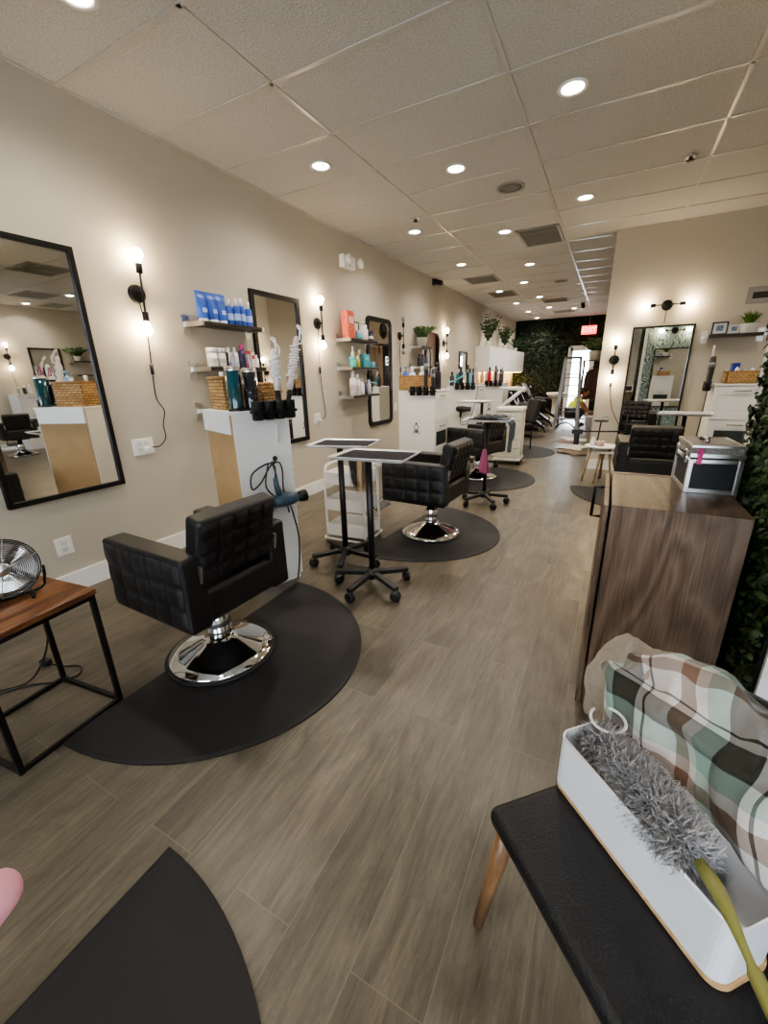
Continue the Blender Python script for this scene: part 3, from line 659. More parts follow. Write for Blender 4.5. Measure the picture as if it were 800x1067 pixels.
station('white drawer cabinet against the partition wall below the framed pictures shelf', (1.31,6.28,0), R(180), .5, .42)
station('white drawer cabinet on the opposite wall, seen in the large near mirror', (5.15,4.58,0), R(90), .5, .42)

# whiteboard card on the back of the first cabinet
o = MB(S1).bb(-.222,.20,-.198,-.185,1.03,1.158).build('whiteboard', mat((.86,.87,.88), .3), bevel=.002); tag(o, 'white board strip fixed at the top of the brown cabinet back', 'whiteboard')
fe = MB(S1).bb(-.222,.20,-.2,-.198,1.03,1.033).build('bottom_edge', mat((.55,.55,.55), .4), o)

def basket(label, M, w, d, h, hf=None):
    """open wicker basket"""
    b = thing('wicker_basket', label, 'basket', tuple(M.translation), M.to_euler().z, 'wicker baskets')
    m = MB(); t = .012; hf = hf or h
    m.bb(-w/2,w/2,-d/2,d/2,0,t).bb(-w/2,-w/2+t,-d/2,d/2,0,h).bb(w/2-t,w/2,-d/2,d/2,0,hf).bb(-w/2,w/2,-d/2,-d/2+t,0,h).bb(-w/2,w/2,d/2-t,d/2,0,h)
    m.build('woven_body', WICKER, b, bevel=.003)
    MB().tube([(-w/2,-d/2,h),(w/2,-d/2,hf),(w/2,d/2,hf),(-w/2,d/2,h)], .009, 6, closed=True).build('rim', mat((.40,.22,.08), .7, bump=.8, bscale=150), b)
    return b
H1 = 1.16
def at(S, x, y, z): return tuple(S @ Vector((x,y,z)))
basket('tall square wicker basket of bottles on the near brown backed cabinet', S1 @ TR((-.075,-.04,H1)), .26, .2, .19)
basket('small low wicker basket behind the blue liquid jar on the near cabinet', S1 @ TR((.13,.10,H1)), .14, .12, .15, .10)
g = 'products in the tall wicker basket'
product('light blue spray bottle sticking out of the tall near wicker basket', at(S1,-.01,-.04,H1+.012), .042, .27, (.18,.33,.62), cap=(.3,.45,.7), kind='pump', group=g)
product('white bottle leaning in the tall near wicker basket', at(S1,-.16,-.02,H1+.012), .03, .23, (.8,.8,.78), group=g)
product('pink and white tube in the tall near wicker basket', at(S1,-.09,-.09,H1+.012), .028, .21, (.75,.45,.45), kind='bottle', group=g)
def comb_jar(label, M, col, h=.24, r=.042, items=5):
    t = thing('disinfectant_jar', label, 'jar', tuple(M.translation), 0, 'tall comb jars on the near cabinet')
    MB().lathe([(r*.98,0),(r,.005),(r,h*.9)], seg=20).build('liquid_glass', mat(col, .08, coat=.5), t)
    MB().lathe([(r*1.02,h*.9),(r*1.02,h*.97),(r*.8,h*1.0),(r*.8,h*.9)], seg=20, caps=False).build('metal_rim', STEEL, t)
    MB().lathe([(r*1.15,-.0),(r*1.15,.012),(r*1.02,.018)], seg=20).build('base', BLKPL, t)
    for k in range(items):
        a = k*2.4; p = Vector((math.cos(a)*r*.5, math.sin(a)*r*.5, h*.95)); c = [(.6,.6,.62),(.5,.08,.25),(.03,.03,.03),(.7,.68,.65),(.1,.1,.12)][k % 5]
        o = MB().box(p+Vector((0,0,.03)),(.012,.005,.11),rz=a,rx=.12).build('comb', mat(c, .4), t)
comb_jar('tall jar of blue green disinfectant with combs on the near cabinet', S1 @ TR((.165,-.12,H1)), (.006,.055,.075), .25)
comb_jar('tall dark jar of combs beside the blue green jar on the near cabinet', S1 @ TR((.17,-.025,H1)), (.012,.014,.022), .24)
# hot tool holder with irons
def tool_holder(label, M, cups=4, r=.033, sp=.09, group='black hot tool holders on the cabinets'):
    t = thing('hot_tool_holder', label, 'tool holder', tuple(M.translation), M.to_euler().z, group)
    n = cups
    MB().bb(-.03,.03,-sp*n/2,sp*n/2,-.06,-.045).build('rack', BLKMT, t)
    for k in range(n):
        y = -sp*n/2+sp/2+sp*k
        MB().lathe([(r*.85,-.10),(r,-.095),(r*1.02,.0),(r*1.1,.008),(r*.93,.008),(r*.85,-.09),(0,-.09)], c=(0,y,0), seg=16).build('cup', BLKPL, t)
    return t
# near holder hangs on the right (camera) side of the first cabinet: local x=+w/2 side
tool_holder('black hot tool holder clamped on the edge of the near cabinet, holding two curling irons', S1 @ TR((.275,.06,H1+.045)), 4, sp=.07)
def iron(label, M, col, L=.26, wrap=(.8,.8,.79), lean=(0,0), dark=True):
    t = thing('curling_iron', label, 'curling iron', tuple(M.translation), M.to_euler().z, 'hot styling irons'); t.rotation_euler = (lean[0], lean[1], M.to_euler().z)
    MB().tube([(0,0,-.08),(0,0,.06)], [.014,.015], 12).build('barrel', BLKMT, t)
    MB().tube([(0,0,.05),(0,0,.08),(0,0,L),(0,0,L+.02)], [.016,.019,.017,.01], 12).build('handle', mat(col, .35), t)
    pts = []
    for k in range(100):
        a = k*.75; z = .12+(L-.16)*k/100; rr = .024+.006*math.sin(k*1.3); pts.append((rr*math.cos(a), rr*math.sin(a), z))
    pts += [(.03*math.cos(q)+.03, .01*math.sin(q*2), L-.02+.10*math.sin(q/2)) for q in [k*.35 for k in range(18)]]
    MB().tube(pts, .005, 6).build('wrapped_cord', mat(wrap, .45), t)
iron('white curling iron wrapped in its white cord, standing left in the near tool holder', S1 @ TR((.275,.095,H1+.06)), (.75,.72,.7), .26)
iron('pale pink curling iron wrapped in white cord, standing right in the near tool holder', S1 @ TR((.275,.165,H1+.06)), (.62,.50,.46), .34, lean=(-.22,.06))
# hair dryer hanging on the side of the near cabinet
def hair_dryer(label, M, col=(.05,.09,.13)):
    t = thing('hair_dryer', label, 'hair dryer', tuple(M.translation), M.to_euler().z, 'hair dryers hung on cabinets')
    # local: cabinet side plane x=0, out +x, y along the side
    MB().lathe([(.028,-.10),(.040,-.085),(.046,-.02),(.040,.04),(.030,.075)], c=(.055,0,0), seg=18, T=Matrix.Rotation(-PI/2,4,'X')).build('barrel', mat(col, .3), t)
    MB().lathe([(.030,.07),(.037,.10),(.040,.135),(.030,.135)], c=(.055,0,0), seg=18, T=Matrix.Rotation(-PI/2,4,'X')).build('nozzle', BLKPL, t)
    MB().tube([(.055,-.05,.03),(.05,-.06,.10),(.045,-.06,.15)], [.02,.018,.014], 10).build('handle', mat(col, .3), t)
    MB().tube(spline([(.045,-.06,.15),(.03,-.05,.22),(.03,-.10,.24),(.03,-.20,.19),(.03,-.21,.10),(.03,-.15,.13),(.03,-.08,.22),(.03,-.02,.24),(.03,.0,.18),(.02,.0,.06),(.03,.02,-.1)]), .005, 6).tube(spline([(.03,-.09,.24),(.03,-.12,.10),(.03,-.05,.02),(.03,-.04,.12),(.03,-.06,.24)]), .005, 6).build('cord', BLKPL, t)
    MB().tube([(0,-.05,.24),(.045,-.05,.245),(.05,-.05,.27)], .008, 8).ball((.05,-.05,.27), .016).build('wall_hook', BLKPL, t)
hair_dryer('teal black hair dryer hanging with looped cord on the white side of the near cabinet', S1 @ TR((.231,.08,.60)))
o = MB().tube(spline([at(S1,.24,.11,.60),at(S1,.245,.14,.45),at(S1,.245,.16,.30),at(S1,.255,.14,.12),at(S1,.265,.11,.012)]), .005, 6).build('power_cord', BLKPL); tag(o, 'black power cord hanging down beside the hair dryer on the near cabinet', 'cord')
# white tag strip on holder
o = MB(S1).tube([(.24,.08,H1+.0),(.245,.08,H1-.1),(.245,.08,H1-.2)], [.012,.008,.01], 6).build('white_plug', CAPW); tag(o, 'white plug and cord dangling below the near tool holder', 'plug')

# station 2 top
basket('wide wicker basket full of spray bottles on the emblem cabinet', S2 @ TR((.10,-.06,1.16)), .3, .36, .17)
g = 'bottles in the wide wicker basket'
for x, y, c, cp, a, k in ((.16,-.19,(.05,.13,.55),(.05,.13,.5),'blue spray bottle, leftmost','pump'),(.18,-.09,(.6,.7,.85),(.85,.85,.85),'pale blue bottle with white cap, front','bottle'),(.06,-.14,(.82,.82,.8),(.85,.85,.85),'white pump bottle, back left','pump'),(.15,.03,(.8,.8,.8),(.8,.8,.8),'white bottle, right of centre','bottle'),(.04,.04,(.10,.16,.42),(.8,.8,.8),'navy blue bottle, back right','bottle')):
    product('%s in the wide wicker basket on the emblem cabinet' % a, at(S2,x,y,1.172), .04, .27, c, cap=cp, kind=k, group=g)
tool_holder('black hot tool holder on the front corner of the emblem cabinet', S2 @ TR((.28,.09,1.2)), 4)
def black_iron(label, p, h, col=(.015,.015,.016), r=.018, cord=True):
    t = thing('styling_iron', label, 'styling iron', p, 0, 'dark hot tools standing in holders')
    MB().tube([(0,0,-.07),(0,0,.0),(0,0,h*.6),(0,0,h)], [r*.8,r,r*1.2,r*.8], 10).build('body', mat(col, .35), t)
    MB().tube([(0,0,h*.55),(.0,.0,h*.75)], r*1.35, 10).build('grip_collar', mat((.2,.2,.21), .3), t)
    if cord: MB().tube([(0,.0,h),(0,.02,h+.06),(0,.09,h+.09),(0,.14,h+.02),(0,.13,h-.25)], .006, 6).build('cord', BLKPL, t)
black_iron('tall black straightening iron standing in the emblem cabinet tool holder', at(S2,.28,.135,1.2), .36, r=.022)
black_iron('second black curling iron in the emblem cabinet tool holder', at(S2,.28,.225,1.2), .2, r=.018, cord=False)
product('large black spray can behind the tools on the emblem cabinet', at(S2,.0,.19,1.16), .036, .27, (.02,.02,.03), cap=(.03,.03,.04), kind='can')
product('grey purple spray can behind the tools on the emblem cabinet', at(S2,-.10,.12,1.16), .04, .33, (.10,.09,.14), cap=(.02,.02,.03), kind='can')
def dock(label, M):
    t = thing('hair_dryer', label, 'hair dryer', tuple(M.translation), M.to_euler().z, 'hair dryers hung on cabinets')
    MB().lathe([(.03,-.12),(.045,-.09),(.047,0),(.036,.06),(.04,.12)], c=(.06,0,0), seg=14, T=Matrix.Rotation(-PI/2,4,'X')).build('barrel', BLKPL, t)
    MB().tube([(.06,-.04,0),(.05,-.05,-.13)], [.022,.018], 10).build('handle', BLKPL, t)
    MB().bb(0,.05,-.05,.05,-.02,.02).build('holster', BLKMT, t)
    MB().tube(spline([(.05,-.05,-.13),(.04,-.04,-.25),(.04,.1,-.2),(.04,.2,.2),(.03,.22,.45)]), .005, 6).build('cord', BLKPL, t)
dock('black hair dryer in a holster on the side of the third cabinet', S3 @ TR((.26,.06,.80)))
# stations 3,4: tools and bottles
for S, nm, cols in ((S3,'third cabinet',[((.04,.05,.06),'black bottle, leftmost'),((.04,.25,.3),'teal bottle'),((.03,.03,.04),'black can'),((.7,.7,.7),'white bottle'),((.25,.6,.75),'sky blue bottle'),((.65,.45,.35),'tan bottle, rightmost')]),
                    (S4,'farthest cabinet',[((.45,.3,.2),'tan bottle, leftmost'),((.6,.45,.6),'lilac bottle'),((.5,.02,.03),'red round bottle'),((.75,.7,.75),'pale bottle'),((.65,.5,.55),'pink bottle'),((.1,.08,.1),'dark bottle, rightmost')])):
    tool_holder('black hot tool holder on the edge of the %s' % nm, S @ TR((.28,.06,1.2)), 4)
    black_iron('black iron standing in the tool holder of the %s' % nm, at(S,.28,.10,1.2), .28, r=.02, cord=False)
    black_iron('second black iron in the tool holder of the %s' % nm, at(S,.28,.19,1.2), .22, r=.018, cord=False)
    for i, (c, a) in enumerate(cols):
        product('%s on top of the %s' % (a, nm), at(S,.16-.09*(i % 2),-.2+.075*i,1.16), .036, .22+.04*((i*7) % 3), c, cap=(.6,.6,.6) if i % 2 else (.03,.03,.03), group='bottles on the '+nm, kind='bottle')
o = MB(S3).tube(spline([(.28,-.22,1.22),(.28,-.12,1.24),(.27,.0,1.3),(.22,.06,1.36)]), [.012]*18+[.02], 8).build('blue_wand', mat((.2,.5,.65), .4)); tag(o, 'light blue wand leaning over the front of the third cabinet', 'styling wand')
# partition station top
basket('small wicker basket of towels on the partition wall cabinet', S5 @ TR((-.0,-.0,1.16)), .3, .22, .13)
o = MB(S5).grid(lambda u, v: (-.13+.26*u, -.08+.16*v, 1.27+.05*math.sin(u*7)*math.sin(v*5+1)+.03*math.sin(u*19)), 16, 10).build('folded_towel', mat((.75,.75,.76), .9), solid=.01); tag(o, 'crumpled white towel heaped in the partition cabinet basket', 'towel')
product('royal blue box standing in the partition cabinet basket', at(S5,.07,-.02,1.172), .055, .21, (.02,.05,.32), cap=(.1,.12,.3), kind='box')
tool_holder('black hot tool holder on the left edge of the partition wall cabinet', TR((1.0,6.2,1.18)), 2)
black_iron('black and white curling iron upright in the partition cabinet holder', (1.0,6.155,1.20), .26, r=.026, cord=False)
product('slim white topped bottle above the partition cabinet tool holder', (1.0,6.245,1.10), .02, .48, (.03,.03,.035), cap=(.85,.85,.85))
o = MB().tube(spline([(1.0,6.13,1.12),(.99,6.1,.8),(.98,6.1,.45),(1.0,6.1,.012)]), .006, 6).build('power_cord', BLKPL); tag(o, 'black cord hanging down beside the partition wall cabinet', 'cord')
# partition mirror, shelf, frames
pm = thing('wall_mirror', 'tall black framed mirror on the partition wall reflecting leaf wallpaper', 'mirror', (.49,PY,1.10), -PI/2)
MB().bb(0,.03,-.325,-.305,-.75,.745).bb(0,.03,.305,.325,-.75,.745).bb(0,.03,-.325,.325,.725,.745).bb(0,.03,-.325,.325,-.75,-.73).build('frame', BLKMT, pm)
MB().add([(.012,-.305,-.73),(.012,.305,-.73),(.012,.305,.725),(.012,-.305,.725)], [(0,1,2,3)]).build('mirror_glass', MIRROR, pm)
wm = thing('wall_mirror', 'black framed mirror on the leaf wallpaper, seen inside the partition mirror', 'mirror', (1.03,BY1+.006,1.17), PI/2)
MB().bb(0,.03,-.31,-.29,-.6,.58).bb(0,.03,.29,.31,-.6,.58).bb(0,.03,-.31,.31,.56,.58).bb(0,.03,-.31,.31,-.6,-.58).build('frame', BLKMT, wm)
MB().add([(.012,-.29,-.58),(.012,.29,-.58),(.012,.29,.56),(.012,-.29,.56)], [(0,1,2,3)]).build('mirror_glass', MIRROR, wm)
t = shelf(0, .52, 1.70, 'dark wall shelf with two picture frames on the partition wall', x=0, rz=-PI/2); t.location = (.92,PY,1.70)
for x, w, c, lb in ((1.04,.15,BLKPL,'black framed picture on the right hand shelf'),(1.175,.12,mat((.5,.47,.42),.5),'small pale framed picture on the right hand shelf')):
    f = thing('picture_frame', lb, 'picture frame', (x,PY-.09,1.70))
    h = w*.92; MB().bb(-w/2,w/2,-.01,.01,0,.014).bb(-w/2,w/2,-.01,.01,h-.014,h).bb(-w/2,-w/2+.014,-.01,.01,0,h).bb(w/2-.014,w/2,-.01,.01,0,h).build('frame', c, f)
    MB().bb(-w/2+.01,w/2-.01,-.004,.004,.01,h-.01).build('mat_board', mat((.6,.62,.63), .5), f); MB().bb(-w*.22,w*.22,-.006,-.004,h*.3,h*.72).build('picture', mat((.12,.16,.2), .5, var=.8, vscale=40), f)
hv = thing('wall_vent', 'grey metal air vent high on the partition wall at the right', 'vent', (1.40,PY,2.10))
MB().bb(-.16,.16,-.012,0,-.085,.085).build('frame', mat((.30,.28,.25), .5), hv, bevel=.003); MB().bb(-.11,.13,-.015,-.012,-.035,.03).build('slot', mat((.03,.028,.025), .7), hv)
# right wall things (mirror reflection)
for z, a in ((1.86,'upper'),(1.55,'lower')):
    t = shelf(0, .5, z, '%s dark shelf on the opposite wall, seen in the large near mirror' % a, x=0, rz=PI); t.location = (XR,6.2,z)
potted('potted_plant', 'trailing green plant on the opposite wall shelf, seen in the large near mirror', (XR-.11,5.85,1.86), .08, .11, .22, 40, PG, spread=1.0, wid=.018, kind='leafy', xmax=.09)
for i in range(3):
    product('%s bottle on the reflected white drawer cabinet' % ['grey','black','silver'][i], (5.1,4.45+.1*i,1.16), .035, .16+.02*i, [(.4,.4,.4),(.03,.03,.03),(.6,.6,.6)][i], group='bottles on the reflected cabinet')

# ------------------------------------------------------------------ styling chairs
def quilt(m, o, u, v, n, nu, nv, d, k=7):
    o, u, v, n = map(Vector, (o, u, v, n))
    def f(a, b):
        h = (abs(math.sin(PI*a*nu))*abs(math.sin(PI*b*nv)))**.28
        return o+u*a+v*b+n*(h*d)
    m.grid(f, nu*k, nv*k)
def rbox(m, x0, x1, y0, y1, z0, z1): m.bb(x0, x1, y0, y1, z0, z1)
def styling_chair(label, loc, rz):
    t = thing('styling_chair', label, 'chair', loc, rz, 'black quilted salon styling chairs')
    prof = [(.25,.004),(.252,.012),(.250,.020),(.20,.036),(.14,.060),(.09,.082),(.064,.095),(.06,.11)]
    seg = 40; b = MB(); b.lathe([(.268,0),(.27,.008),(.255,.012),(.245,.004)], seg=40); b.build('rubber_ring', RUBBER, t)
    MB().lathe(prof, seg=seg).build('chrome_base', CHROME, t)
    m = MB().lathe([(.060,.09),(.060,.22),(.055,.226),(.042,.228),(.042,.32)], seg=24); m.build('pump_column', CHROME, t)
    MB().tube(spline([(.05,0,.15),(.12,.06,.16),(.20,.12,.15),(.27,.18,.16)]), [.009]*12+[.008]*7, 8).build('pump_lever', CHROME, t)
    MB().bb(-.14,.14,-.15,.18,.315,.345).build('mounting_plate', BLKMT, t)
    MB().bb(-.212,.212,-.238,.26,.335,.495).build('seat', BLACK, t, bevel=.03, seg=4)
    for s in (-1, 1):
        a = MB().bb(min(s*.178,s*.285), max(s*.178,s*.285), -.24,.325,.33,.665); ao = a.build('armrest', BLACK, t, bevel=.016, seg=3)
        q = MB(); x = s*.284; quilt(q, (x,-.225,.345), (0,.535,0), (0,0,.305), (s,0,0), 5, 3, .015); q.build('quilted_panel', BLACK, ao)
    # backrest tilted backwards
    T = Matrix.Translation((0,-.165,.515)) @ Matrix.Rotation(R(15),4,'X'); bk = MB(T).bb(-.209,.209,-.045,.045,0,.315).build('backrest', BLACK, t, bevel=.022, seg=4)
    q = MB(T); quilt(q, (-.195,-.044,.015), (.39,0,0), (0,0,.285), (0,-1,0), 5, 4, .016); quilt(q, (-.195,.044,.015), (.39,0,0), (0,0,.285), (0,1,0), 5, 4, .016); q.build('quilted_panel', BLACK, bk)
    for s in (-1, 1):
        br = MB().box((s*.207,-.232,.575),(.012,.03,.09), rx=.2).build('bracket', STEEL, t)
    m = MB().tube(spline([(-.1,.2,.33),(-.1,.40,.30),(-.12,.50,.18),(0,.53,.16),(.12,.50,.18),(.1,.40,.30),(.1,.2,.33)]), .011, 8); m.build('footrest', CHROME, t)
    MB().box((0,.525,.185),(.24,.11,.012), rx=.5).build('footrest_pad', BLKPL, t, bevel=.004)
    return t
def crz(th): return R(th-90)
ch = styling_chair('black quilted styling chair on the large mat, nearest the camera', (-1.60,1.185,.009), crz(177.7))
dup(ch, (-1.25,3.2,.009), crz(176.6), 'black quilted styling chair second from the camera, in front of the emblem cabinet')
dup(ch, (-1.45,5.42,.009), crz(162), 'black quilted styling chair third from the camera, behind the tray with the pink cloth')
dup(ch, (.43,4.86,.009), crz(92), 'black styling chair at the right, facing the partition mirror')
dup(ch, (4.3,3.9,.0), crz(10), 'black styling chair on the far right side, seen in the large near mirror')

# floor mats
def floor_mat_obj(label, loc, rz, w, d, th=.009, notch=None):
    """flat edge along y at x=0, bulging to +x"""
    t = MB(); n = 48
    pts = [(d*math.cos(a), w*math.sin(a)) for a in [(-PI/2+PI*k/n) for k in range(n+1)]]
    # round the two corners a little
    out = []
    for x, y in pts: out.append((x, y*.985))
    if notch:
        ny, nr = notch
        arcp = []
        for k in range(17):
            a = PI/2-PI*k/16
            arcp.append((nr*math.cos(a)*.55, ny+nr*math.sin(a)))
        out += arcp
    k = len(out); ins = [(x*.975+.006, y*.975) for x, y in out]
    t.add([(x,y,0) for x, y in out]+[(x,y,th*.6) for x, y in out]+[(x,y,th) for x, y in ins], [(i,(i+1) % k,k+(i+1) % k,k+i) for i in range(k)]+[(k+i,k+(i+1) % k,2*k+(i+1) % k,2*k+i) for i in range(k)]+[tuple(range(2*k,3*k))])
    o = t.build('floor_mat', RUBBER); o.location = loc; o.rotation_euler = (0,0,rz); tag(o, label, 'mat', 'black half round anti-fatigue mats'); return o
floor_mat_obj('black half round floor mat under the nearest styling chair', (-1.73,1.225,.0005), 0, .74, .83)
floor_mat_obj('black half round floor mat in the bottom left corner with nothing on it', (-1.0,-.30,.0005), 0, .755, .86)
floor_mat_obj('black half round floor mat under the second styling chair', (-1.53,3.25,.0005), R(-6), .74, .87)
floor_mat_obj('black half round floor mat under the third styling chair', (-1.5,5.42,.0005), R(-6), .74, .8)
floor_mat_obj('black half round floor mat farthest down the left aisle', (-1.5,7.6,.0005), 0, .74, .8)
floor_mat_obj('black half round floor mat under the right hand styling chair', (.45,5.4,.0005), R(-90), .74, .88)

# ------------------------------------------------------------------ rolling tray stands
def tray_stand(label, loc, rz, tray_c, trz, tw=.47, td=.32, z=.88, n=5, spin=.3, liner=mat((.012,.012,.020), .95, bump=.4, bscale=120)):
    t = thing('rolling_tray_stand', label, 'tray stand', loc, rz, 'black rolling tray stands')
    hub = MB().lathe([(.045,.075),(.045,.12),(.03,.13),(.022,.14)], seg=16); hub.build('hub', BLKPL, t)
    MB().tube([(0,0,.12),(0,0,z-.01)], .021, 14).build('pole', BLKPL, t)
    for k in range(n):
        a = spin+2*PI*k/n; c, s = math.cos(a), math.sin(a); L = .25
        lg = MB().bar((c*.03,s*.03,.105),(c*L,s*L,.085),.038,.03).build('leg', BLKPL, t, bevel=.005)
        cx, cy = c*(L-.01), s*(L-.01)
        Tm = Matrix.Rotation(a+.6+k, 4, 'Z') @ Matrix.Rotation(PI/2, 4, 'X'); w = MB()
        for o_ in (-.011,.011): w.lathe([(0,-.006),(.031,-.007),(.034,-.004),(.034,.004),(.031,.007),(0,.007)], c=Vector((cx,cy,.034))+Matrix.Rotation(a+.6+k,3,'Z') @ Vector((0,o_,0)), seg=14, T=Tm)
        co = w.build('caster', BLKPL, lg)
        MB().bb(cx-.012,cx+.012,cy-.012,cy+.012,.034,.078).build('fork', CHROME, co)
    Tt = TR((tray_c[0],tray_c[1],z), trz)
    m = MB(Tt); hw, hd = tw/2, td/2; lip = .02
    o = [(-hw,-hd),(hw,-hd),(hw,hd),(-hw,hd)]; i = [(-hw+lip,-hd+lip),(hw-lip,-hd+lip),(hw-lip,hd-lip),(-hw+lip,hd-lip)]
    vs = [(x,y,.014) for x, y in o]+[(x,y,.018) for x, y in o]+[(x,y,.018) for x, y in [(a*.97,b*.96) for a, b in o]]+[(x,y,.0) for x, y in i]+[(x,y,-.004) for x, y in i]
    fs = []
    for r in range(3):
        for k in range(4): fs.append((r*4+k, r*4+(k+1) % 4, r*4+4+(k+1) % 4, r*4+4+k))
    fs.append((12,13,14,15))
    for k in range(4): fs.append((k, 16+k, 16+(k+1) % 4, (k+1) % 4))
    fs.append((19,18,17,16)); m.add(vs, fs); tr_ = m.build('tray', mat((.80,.81,.82), .3, metal=.25), t, bevel=.003)
    MB(Tt).bb(-hw+lip+.004,hw-lip-.004,-hd+lip+.004,hd-lip-.004,.001,.012).build('tray_liner', liner, tr_, bevel=.004)
    MB().bb(-.06+tray_c[0]*.4,.06+tray_c[0]*.4,-.06+tray_c[1]*.4,.06+tray_c[1]*.4,z-.012,z-.003).build('tray_mount', BLKPL, t)
    return t
tray_stand('black rolling tray stand in front, tray lined with dark cloth, five casters', (-1.235,2.12,0), 0, (.05,.0), R(5), spin=R(-25))
tray_stand('black rolling tray stand behind the front one, close to the white utility cart', (-1.60,2.36,0), 0, (-.0,.06), R(12), spin=R(5), z=.885, tw=.44)
tray_stand('black rolling tray stand with a pink cloth and grey cloth, by the third chair', (-1.06,4.26,0), 0, (.0,.0), R(3), spin=R(20), z=.88)
tray_stand('rolling tray stand at the far third cabinet, with an empty white tray', (-1.60,6.05,0), 0, (-.1,0), R(0), spin=R(10), z=.95, liner=mat((.6,.6,.6), .4))
tray_stand('rolling tray stand on the right in front of the partition mirror', (.73,5.35,0), 0, (0,0), R(-8), spin=R(15), z=.88, liner=mat((.4,.4,.42), .4))
# hair extension hanging from the front tray
hx = thing('hair_extensions', 'bundle of brown to blond hair extensions hanging from the front tray', 'hair', (-1.38,2.265,.875))
HC = [(.035,.018,.010),(.08,.042,.02),(.70,.50,.28),(.30,.17,.08),(.04,.02,.012)]
for bi in range(5):
    m = MB()
    for k in range(42):
        x = -.085+.034*bi+random.uniform(0,.034); y = random.uniform(-.012,.012); L = .27+random.uniform(-.03,.03)-.03*abs(bi-2)*.5
        dx = random.uniform(-.012,.012); m.tube([(x,y,0),(x*.92,y*1.4,-L*.4),(x*.8+dx,y,-L)], [.0025,.003,.0006], 4, caps=False)
    o = m.build('hair_strand', mat(HC[bi], .35), hx); o['kind'] = 'stuff'
MB().bb(-.09,.09,-.014,.014,-.008,.004).build('clip_bar', BLKPL, hx)
# cloths on tray 3
def cloth(name, label, cat, fn, nu, nv, mt, th=.004, group=None):
    o = MB().grid(fn, nu, nv, uv=lambda u, v: (u, v)).build(name, mt, solid=th); tag(o, label, cat, group); return o
cloth('grey_towel', 'grey towel draped over the right edge of the third tray stand', 'towel', lambda u, v: (-.86+.05*min(v*3,1)-.04*max(.25-v,0)*8+.012*math.sin(u*14+v*3), 4.13+.19*u+.05*v*(u-.5), .905-.30*max(v-.15,0)*(1+.25*math.sin(u*6))), 20, 18, mat((.09,.11,.13), .95, bump=.5, bscale=300), .006)
cloth('folded_cloth', 'dark folded cloth lying on the third tray stand', 'cloth', lambda u, v: (-1.2+.3*u, 4.2+.16*v, .906+.035*math.sin(PI*u)**.4*math.sin(PI*v)**.5+.006*math.sin(u*21+v*9)), 24, 12, mat((.05,.055,.065), .95, bump=.5, bscale=300), .004)
cloth('pink_cloth', 'pink cloth hanging on the pole of the third tray stand', 'cloth', lambda u, v: (-1.06+.030*math.cos(u*2*PI)*(.5+1.0*v)+(.004+.016*v)*math.sin(u*25), 4.225-.012+.02*math.sin(u*2*PI)*(.4+.8*v)-.018, .60-.24*v-.02*math.sin(u*9)*v), 24, 12, mat((.42,.12,.25), .9), .003)

# white utility cart under the trays
uc = thing('utility_cart', 'white three tier rolling utility cart behind the tray stands', 'cart', (-1.80,2.80,0), R(3), None)
for z, a in ((.07,0),(.29,0),(.51,0)):
    m = MB(); w, d, h, th = .17, .14, .10, .006
    m.bb(-w,w,-d,d,z,z+th)
    for s in (-1, 1):
        m.bb(min(s*w,s*(w-th)),max(s*w,s*(w-th)),-d,d,z,z+h).bb(-w,w,min(s*d,s*(d-th)),max(s*d,s*(d-th)),z,z+h)
    m.build('basket', WHITE, uc, bevel=.008)
for s in (-1, 1):
    MB().tube(spline([(s*.178,-.13,.06),(s*.178,-.13,.4),(s*.178,-.11,.63),(s*.178,0,.66),(s*.178,.11,.63),(s*.178,.13,.4),(s*.178,.13,.06)]), .011, 8).build('upright', WHITE, uc)
MB().tube([(-.18,-.17,.05),(.18,-.17,.05),(.195,-.15,.05),(.195,.15,.05),(.18,.17,.05),(-.18,.17,.05),(-.195,.15,.05),(-.195,-.15,.05)], .01, 8, closed=True).build('base_rail', WHITE, uc)
for x in (-.17,.17):
    for y in (-.145,.145): MB().lathe([(0,-.009),(.018,-.009),(.02,0),(.018,.009),(0,.009)], c=(x,y,.02), seg=14, T=Matrix.Rotation(PI/2,4,'X')).tube([(x,y,.02),(x,y,.05)], .008, 6).build('wheel', mat((.3,.3,.3), .5), uc)

# beige storage trolley
bt = thing('storage_trolley', 'cream plastic storage trolley with drawers on wheels beyond the third chair', 'trolley', (-1.28,6.55,0), R(2))
MB().bb(-.2,.2,-.2,.2,.06,.10).build('base', CREAMCAB, bt, bevel=.01); MB().bb(-.19,.19,-.16,.18,.10,.80).build('body', CREAMCAB, bt, bevel=.006)
MB().bb(-.2,.2,-.19,.2,.80,.85).build('top_tray', CREAMCAB, bt, bevel=.012, seg=3)
for k in range(5): 
    dr = MB().bb(-.172,.172,-.176,-.158,.115+.135*k,.24+.135*k).build('drawer', mat((.66,.65,.56), .45), bt, bevel=.006); MB().bb(-.06,.06,-.186,-.176,.20+.135*k,.212+.135*k).build('pull', CREAMCAB, dr)
for x in (-.17,.17):
    for y in (-.16,.17): MB().lathe([(0,-.012),(.026,-.012),(.028,0),(.026,.012),(0,.012)], c=(x,y,.028), seg=14, T=Matrix.Rotation(PI/2,4,'X')).tube([(x,y,.03),(x,y,.07)], .01, 6).build('wheel', BLKPL, bt)
